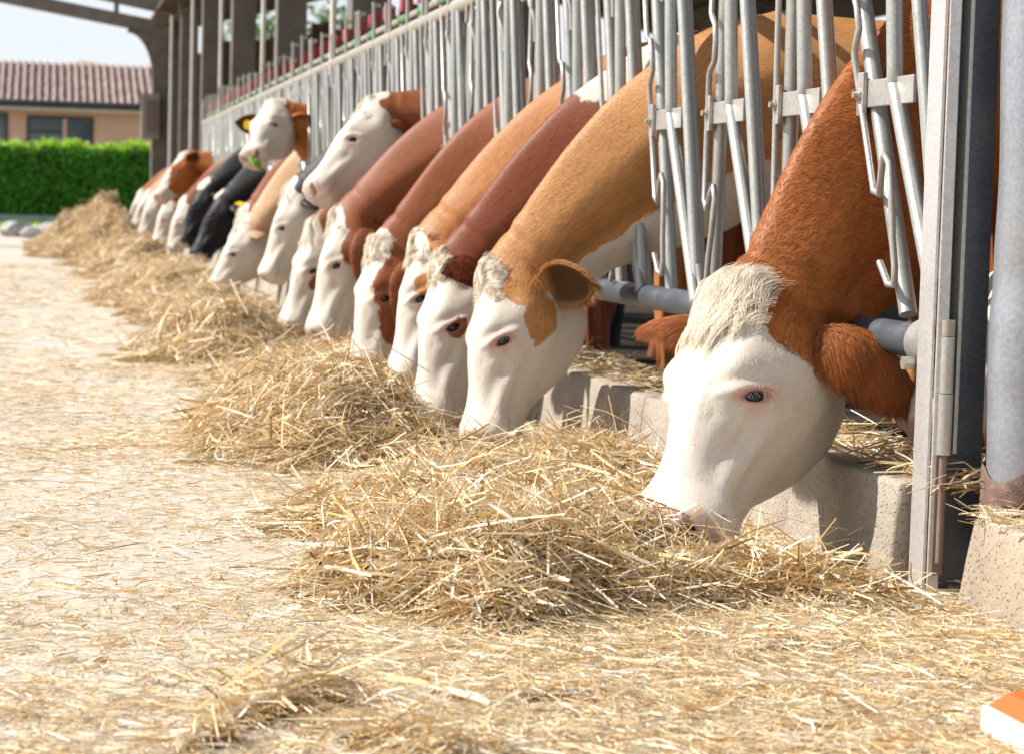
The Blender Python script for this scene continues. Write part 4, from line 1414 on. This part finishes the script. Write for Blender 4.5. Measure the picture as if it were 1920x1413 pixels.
COWS = [
    dict(label='nearest cow, rust neck and white face with long pale forelock, by the steel post', M=(1.485, 5.26, .068), P=(1.745, 5.54, .675), gap=5.91, roll=0, face=-.45, hs=1.22, wsc=1.12, nl=.019, by=.04, bx=.46, patch=P_one, mat=CM['rust'], brown=RUST,
         ear_l=((.80, -.45, -.42), (-.25, -.65, .75), 0), ear_r=((-.42, .72, .30), (.1, -.35, .9), 0), hi=True, forelock=3800, lock_len=.15, lock_side=-.15, fur=90000, lashes=True),
    dict(label='tan cow with white face, tan cheek patch and white throat, second from the steel post', M=(1.486, 7.68, .035), P=(1.574, 7.90, .73), gap=7.94, roll=0, by=.0, patch=P_two, mat=CM['tan'], brown=TAN,
         ear_l=((.72, -.55, .20), (.25, .85, .35), 0), ear_r=((0, .9, .1), 0), hi=True, forelock=900, lock_len=.055, curl=.55, fur=36000, lashes=True),
    dict(label='dark red cow with white speckles on its neck and a red spot under the eye', M=(1.42, 8.43, .045), P=(1.531, 8.60, .742), gap=8.63, patch=P_three, mat=CM['dark_red'], brown=DRED,
         es=.95, roll=6, ear_l=((-.62, -.60, .22), (.35, -.55, .75), 0), hi=True, forelock=600, lock_len=.05, curl=.5, fur=14000),
    dict(label='orange cow with curly furred ear, its white face half hidden by the dark red cow', M=(1.435, 9.15, .13), P=(1.55, 9.30, .81), gap=9.31, patch=P_four, mat=CM['orange'], brown=ORAN,
         es=1.2, roll=-7, hs=1.09, ear_l=((.70, -.45, .35), (-.3, -.6, .6), 0), hi=True, forelock=800, lock_len=.06, curl=.5, fur=9000),
    dict(label='brown cow with brown cheeks, white blaze and curled white forelock, muzzle in the straw', M=(1.445, 10.48, .07), P=(1.567, 10.62, .718), gap=10.68, patch=P_five, mat=CM['brown'], brown=BRWN,
         es=1.25, roll=9, wsc=1.05, ear_l=((-.15, -.45, -.80), (.45, -.8, .25), 0), forelock=700, lock_len=.075, curl=.5, fur=9000),
    dict(label='large reddish brown cow with hanging tagged ear and brown patch behind the eye', M=(1.42, 11.88, .16), P=(1.55, 12.0, .85), gap=12.04, patch=P_six, mat=CM['brown'], brown=(0.29, 0.10, 0.04),
         es=1.35, roll=-5, hs=1.17, ear_l=((.15, -.40, -.85), (.5, -.8, .2), 0), tags=(1,), forelock=400, lock_len=.08, fur=9000),
    dict(label='white-headed cow with dark brown nape holding its head high, head turned left', M=(1.435, 12.45, .90), P=(1.82, 12.70, 1.47), gap=12.72, bz=1.28, patch=P_white, mat=CM['brown'], brown=(0.13, 0.045, 0.02),
         ear_l=((.6, .6, -.1), (0, -.3, .9), 0), t0=.25, forelock=250, lock_len=.06, bx=.62),
    dict(label='cow with shaggy white forelock and brown patch beside its nose, below the raised white head', M=(1.42, 13.35, .12), P=(1.56, 13.42, .73), gap=13.41, patch=P_low, mat=CM['brown'], brown=BRWN, roll=12, wsc=.95, forelock=500, lock_len=.12, lock_side=.4),
    dict(label='all-white faced cow with head half lowered, just left of the shaggy forelock', M=(1.42, 14.75, .36), P=(1.575, 14.80, .99), gap=14.77, patch=P_white, mat=CM['black'], brown=BLAK, roll=-8, hs=1.06, forelock=250, lock_len=.07, tags=(1,)),
    dict(label='pale orange cow with outstretched rusty ear, white face sunk in the straw', M=(1.34, 18.60, .10), P=(1.605, 18.70, .68), gap=18.87, patch=P_white, mat=CM['pale'], brown=PALE, ear_l=((.0, .95, .1), 0), ear_r=((.1, .95, .15), 0), forelock=250, lock_len=.08),
    dict(label='brown-necked cow with a round white poll, close behind the pale orange cow', M=(1.50, 19.40, .16), P=(1.70, 19.50, .84), gap=19.56, patch=P_white, mat=CM['brown'], brown=BRWN, forelock=200, lock_len=.06),
    dict(label='cow with raised white face looking this way, green at its mouth and tagged brown ear', M=(1.56, 17.62, 1.19), P=(1.764, 18.12, 1.66), gap=18.19, face=-.9, bz=1.28, patch=P_white, mat=CM['rust'], brown=(0.20, 0.07, 0.02),
         ear_r=((-.88, .05, .08), (.25, .9, .2), 0), ear_l=((.7, .3, .1), (0, .3, .9), 0), tags=(-1,), tag_back=False, t0=.25, bx=.62),
    dict(label='glossy black cow with yellow tagged ears and pale muzzle, nearest of the two black cows', M=(1.40, 21.5, .32), P=(1.57, 21.65, .80), gap=21.6, patch=P_black, mat=CM['black'], brown=BLAK, ear_l=((0, .7, -.6), 30), tags=(1,)),
    dict(label='black cow with a white poll, farther of the two black cows', M=(1.42, 23.9, .40), P=(1.58, 24.0, .93), gap=24.33, patch=P_blackw, mat=CM['black'], brown=BLAK, bz=1.36),
    dict(label='cow with white blaze and brown cheek, head lifted above the far white faces', M=(1.36, 28.3, .86), P=(1.70, 28.5, 1.44), gap=28.43, patch=P_five, mat=CM['rust'], brown=BRWN, bz=1.15, ear_l=((-.5, .6, .2), 0), t0=.3),
    dict(label='white-faced cow with small brown ears, just behind the black muzzles', M=(1.42, 26.4, .22), P=(1.56, 26.5, .82), gap=26.4, patch=P_white, mat=CM['brown'], brown=BRWN, tags=(1,)),
    dict(label='far white-faced cow below the lifted brown cheek', M=(1.42, 29.7, .25), P=(1.56, 29.8, .85), gap=29.8, patch=P_white, mat=CM['brown'], brown=BRWN),
    dict(label='far white-faced cow, third from the far end of the row', M=(1.40, 33.9, .28), P=(1.56, 34.0, .89), gap=33.9, patch=P_white, mat=CM['pale'], brown=PALE),
    dict(label='far pink-necked cow, second from the far end of the row', M=(1.38, 36.5, .35), P=(1.60, 36.6, .95), gap=36.6, patch=P_white, mat=CM['pale'], brown=PALE),
    dict(label='smallest and farthest white-faced cow at the very end of the row', M=(1.40, 38.7, .35), P=(1.58, 38.8, .95), gap=38.7, patch=P_white, mat=CM['rust'], brown=RUST),
]
for i, sp in enumerate(COWS):
    sp['eyes'] = i < 13
    cow(sp)
gf = MB()
for a_ in range(7):
    x0, y0, z0 = 1.545 + .012 * a_, 17.60 + .01 * a_, 1.20 + .006 * math.sin(a_ * 2)
    gf.tube(bez([(x0, y0, z0), (x0 - .01, y0 - .05, z0 - .01), (x0 + .02, y0 - .10, z0 - .05 - .008 * a_)], 3), .008, 5)
tag(gf.build('green_fodder', M['hedge_lit']), 'tuft of green fodder in the mouth of the raised white face', 'fodder', kind='stuff')
# a cow behind the steel post
cow(dict(label='cow mostly hidden behind the steel post, only pale chin fur and pink muzzle showing', M=(2.13, 5.37, .33), P=(2.52, 5.36, .88), gap=4.95, bx=.95, by=-.25, bz=1.33, patch=P_white, mat=CM['rust'], brown=RUST, eyes=True))

# ------------------------------------------------------------------ straw
XX, YY = np.meshgrid(np.linspace(-.3, 2.06, 100), np.concatenate([np.linspace(3.2, 10, 170), np.linspace(10.1, 42, 200)]), indexing='ij')
ZZ = hz(XX, YY)
ZZ = ZZ + .016 * np.clip(ZZ / .06, 0, 1) * (np.sin(XX * 41 + YY * 13) * np.sin(YY * 29 - XX * 11)) - .010
Vm = np.stack([XX, YY, ZZ], -1).reshape(-1, 3)
idx = np.arange(len(Vm)).reshape(XX.shape)
Fm = np.stack([idx[:-1, :-1], idx[1:, :-1], idx[1:, 1:], idx[:-1, 1:]], -1).reshape(-1, 4)
keep = (Vm[Fm][:, :, 2].max(1) > -.004)
windrow = link('straw_windrow', np_mesh('straw_windrow', Vm, Fm[keep], M['mound']))
tag(windrow, 'long uneven windrow of loose straw heaped before the cows', 'straw', kind='stuff')


def strands(name, xy, z0, length, width, tilt, parent, nseg=3, bend=.25, tone=None, yaw=None, follow=True):
    n_ = len(xy)
    x, y_ = xy.T
    yw = rng.uniform(0, 2 * np.pi, n_) if yaw is None else yaw
    dx, dy = np.cos(yw), np.sin(yw)
    if follow:
        e = .02
        gx_ = (hz(x + e, y_) - hz(x - e, y_)) / (2 * e)
        gy_ = (hz(x, y_ + e) - hz(x, y_ - e)) / (2 * e)
        sl = np.clip(gx_ * dx + gy_ * dy, -1.2, 1.2)
    else: sl = np.zeros(n_)
    sl = sl + np.tan(np.clip(rng.normal(0, 1, n_) * tilt, -1.1, 1.1))
    D = np.stack([dx, dy, sl], 1)
    D /= np.linalg.norm(D, axis=1, keepdims=True)
    side = rng.normal(size=(n_, 3))
    side -= (side * D).sum(1, keepdims=True) * D
    side /= np.linalg.norm(side, axis=1, keepdims=True)
    bvec = np.cross(D, side)
    bd = rng.normal(0, bend, n_)[:, None] * length[:, None]
    kink = rng.random(n_) < .18
    u_ = np.linspace(-.5, .5, nseg + 1)
    C = np.stack([x, y_, z0], 1)
    pts = []
    for u in u_:
        sag = (.25 - u * u)
        q = C + D * (length * u)[:, None] + bvec * bd * sag
        q += np.where((kink & (u > .15))[:, None], side * (u - .15) * length[:, None] * .9, 0)
        wd = (width * (1 - .35 * abs(u) * 2))[:, None] * .5
        pts += [q + side * wd, q - side * wd]
    Vs = np.stack(pts, 1)
    Vs[..., 2] = np.maximum(Vs[..., 2], .0015 + .003 * rng.random((n_, 1)))
    nv = 2 * (nseg + 1)
    b = (np.arange(n_) * nv)[:, None]
    Fs = np.concatenate([b + np.array([[2 * i, 2 * i + 1, 2 * i + 3, 2 * i + 2]]) for i in range(nseg)], 0)
    me = np_mesh(name, Vs.reshape(-1, 3), Fs, M['straw'], False)
    at = me.attributes.new('tone', 'FLOAT', 'POINT')
    tn = rng.beta(1.45, .95, n_) if tone is None else tone
    at.data.foreach_set('value', np.repeat(tn, nv).astype(np.float32))
    o = link(name, me, parent)
    o['kind'] = 'stuff'
    return o


def sample(n_, x0, x1, y0, y1, dens, ybias=1.0):
    out = []
    tot = 0
    while tot < n_:
        x = rng.uniform(x0, x1, n_)
        y_ = y0 + (y1 - y0) * rng.random(n_) ** ybias
        k = rng.random(n_) < dens(x, y_)
        out.append(np.stack([x, y_], 1)[k])
        tot += k.sum()
    return np.vstack(out)[:n_]


def mound_d(x, y_): return np.clip((hz(x, y_) - .014) / .055, 0, 1) ** 1.3


def heap(name, n_, y0, y1, wmul=1.0, tilt=.34):
    xy = sample(n_, -.25, 2.0, y0, y1, mound_d)
    h = hz(xy[:, 0], xy[:, 1])
    L = np.clip(rng.lognormal(np.log(.115), .55, n_), .03, .36)
    W_ = np.clip(rng.lognormal(np.log(.0037), .50, n_), .0014, .010) * wmul
    z = h + rng.exponential(.022, n_) - .008
    return strands(name, xy, z, L, W_, tilt, windrow)


heap('heaped_straw', 72000, 3.2, 7.0)
heap('heaped_straw', 52000, 7.0, 11.0)
heap('heaped_straw', 38000, 11.0, 20.0, 1.2)
heap('heaped_straw', 26000, 20.0, 41.0, 1.7)
xy = sample(5200, .4, 1.95, 4.3, 10.0, mound_d)
strands('long_stem', xy, hz(xy[:, 0], xy[:, 1]) + .012 + rng.exponential(.02, 5200), rng.uniform(.18, .38, 5200), rng.uniform(.0035, .0075, 5200), .20, windrow, bend=.22)
# a few stiff stalks standing out of the heaps
xy = sample(700, .5, 1.95, 4.6, 10.5, mound_d)
strands('stiff_stalk', xy, hz(xy[:, 0], xy[:, 1]) + .02, rng.uniform(.10, .26, 700), rng.uniform(.0025, .005, 700), .7, windrow, bend=.15)

# litter over the alley floor
def litter_d(x, y_):
    p = .5 + .5 * np.sin(x * 3.3 + 1.3 * np.sin(y_ * 1.1)) * np.sin(y_ * 1.7 + .6 * x)
    pt = .5 + .25 * np.sin(x * 9 + 2.1 * np.sin(y_ * 4.3)) * np.sin(y_ * 11 + 1.7 * np.sin(x * 5)) + .25 * np.sin(x * 23 + y_ * 5) * np.sin(y_ * 19 - x * 7)
    near = np.clip((5.2 + .5 * x - y_) / 1.2, 0, 1)
    edge = np.clip((x - .45) / .7, 0, 1)
    return np.clip(.12 + .20 * p ** 3 + .85 * near * pt ** 1.5 + .45 * edge ** 1.5, 0, 1)


lit = empty('loose_straw', (0, 4, 0))
tag(lit, 'thin scatter of loose straw and chaff over the alley floor', 'straw', kind='stuff')


def litter(n_, x0, x1, y0, y1, dens, wmul=1.0, med=.055):
    xy = sample(n_, x0, x1, y0, y1, dens)
    L = np.clip(rng.lognormal(np.log(med), .5, n_), .02, .26)
    W_ = np.clip(rng.lognormal(np.log(.0025), .42, n_), .0011, .007) * wmul
    z = hz(xy[:, 0], xy[:, 1]) + .003 + rng.exponential(.005, n_)
    tn = np.clip(rng.beta(2.0, .75, n_), 0, 1)
    strands('straw_litter', xy, z, L, W_, .07, lit, nseg=2, bend=.12, tone=tn)


litter(31000, -.4, 2.1, 3.1, 6.2, litter_d)
litter(27000, -.6, 1.4, 6.0, 12.0, litter_d)
litter(13000, -1.2, 1.4, 12.0, 30.0, litter_d, 1.7, .10)
# chaff
nc = 90000
xy = sample(nc, -.5, 2.1, 3.1, 9.0, litter_d, 1.4)
strands('chaff', xy, hz(xy[:, 0], xy[:, 1]) + .003 + rng.exponential(.003, nc), rng.uniform(.008, .035, nc), rng.uniform(.0012, .004, nc), .10, lit, nseg=1, bend=.0, tone=rng.beta(2, 1.3, nc))
# straw lying on the kerb and on the barn floor behind it
nk = 5200
xy = np.stack([rng.uniform(2.03, 2.5, nk), 4.9 + 9 * rng.random(nk) ** 1.5], 1)
zk = np.where(xy[:, 0] < 2.26, .252, .20) + rng.exponential(.012, nk)
ks = strands('straw_on_kerb', xy, zk, np.clip(rng.lognormal(np.log(.11), .4, nk), .04, .26), rng.uniform(.003, .006, nk), .22, None, follow=False)
tag(ks, 'straw strewn along the top of the kerb under the fence', 'straw', kind='stuff')
nk = 2600
xy = np.stack([rng.uniform(2.05, 2.5, nk), rng.uniform(3.3, 4.82, nk)], 1)
ks2 = strands('straw_on_footing', xy, .208 + rng.exponential(.010, nk), rng.uniform(.03, .14, nk), rng.uniform(.002, .005, nk), .2, None, follow=False)
tag(ks2, 'straw and chaff covering the concrete footing block', 'straw', kind='stuff')

# ------------------------------------------------------------------ orange and white box, bottom right corner
bx = empty('plastic_box', (1.70, 3.44, 0.0))
tag(bx, 'orange and white plastic box lying on the straw in the bottom right corner', 'box')
MB().add([(1.565, 3.05, .004), (1.95, 3.05, .004), (1.95, 3.585, .004), (1.565, 3.585, .004), (1.565, 3.05, .050), (1.95, 3.05, .050), (1.95, 3.585, .050), (1.565, 3.585, .050)],
         [(3, 2, 1, 0), (4, 5, 6, 7), (0, 1, 5, 4), (1, 2, 6, 5), (2, 3, 7, 6), (3, 0, 4, 7)]).build('white_base', M['white_plastic'], bx)
MB().add([(1.575, 3.05, .0505), (1.95, 3.05, .0505), (1.95, 3.58, .0505), (1.575, 3.58, .0505), (1.60, 3.05, .075), (1.95, 3.05, .135), (1.95, 3.56, .135), (1.60, 3.56, .075)],
         [(3, 2, 1, 0), (4, 5, 6, 7), (0, 1, 5, 4), (1, 2, 6, 5), (2, 3, 7, 6), (3, 0, 4, 7)]).build('orange_lid', M['orange'], bx)
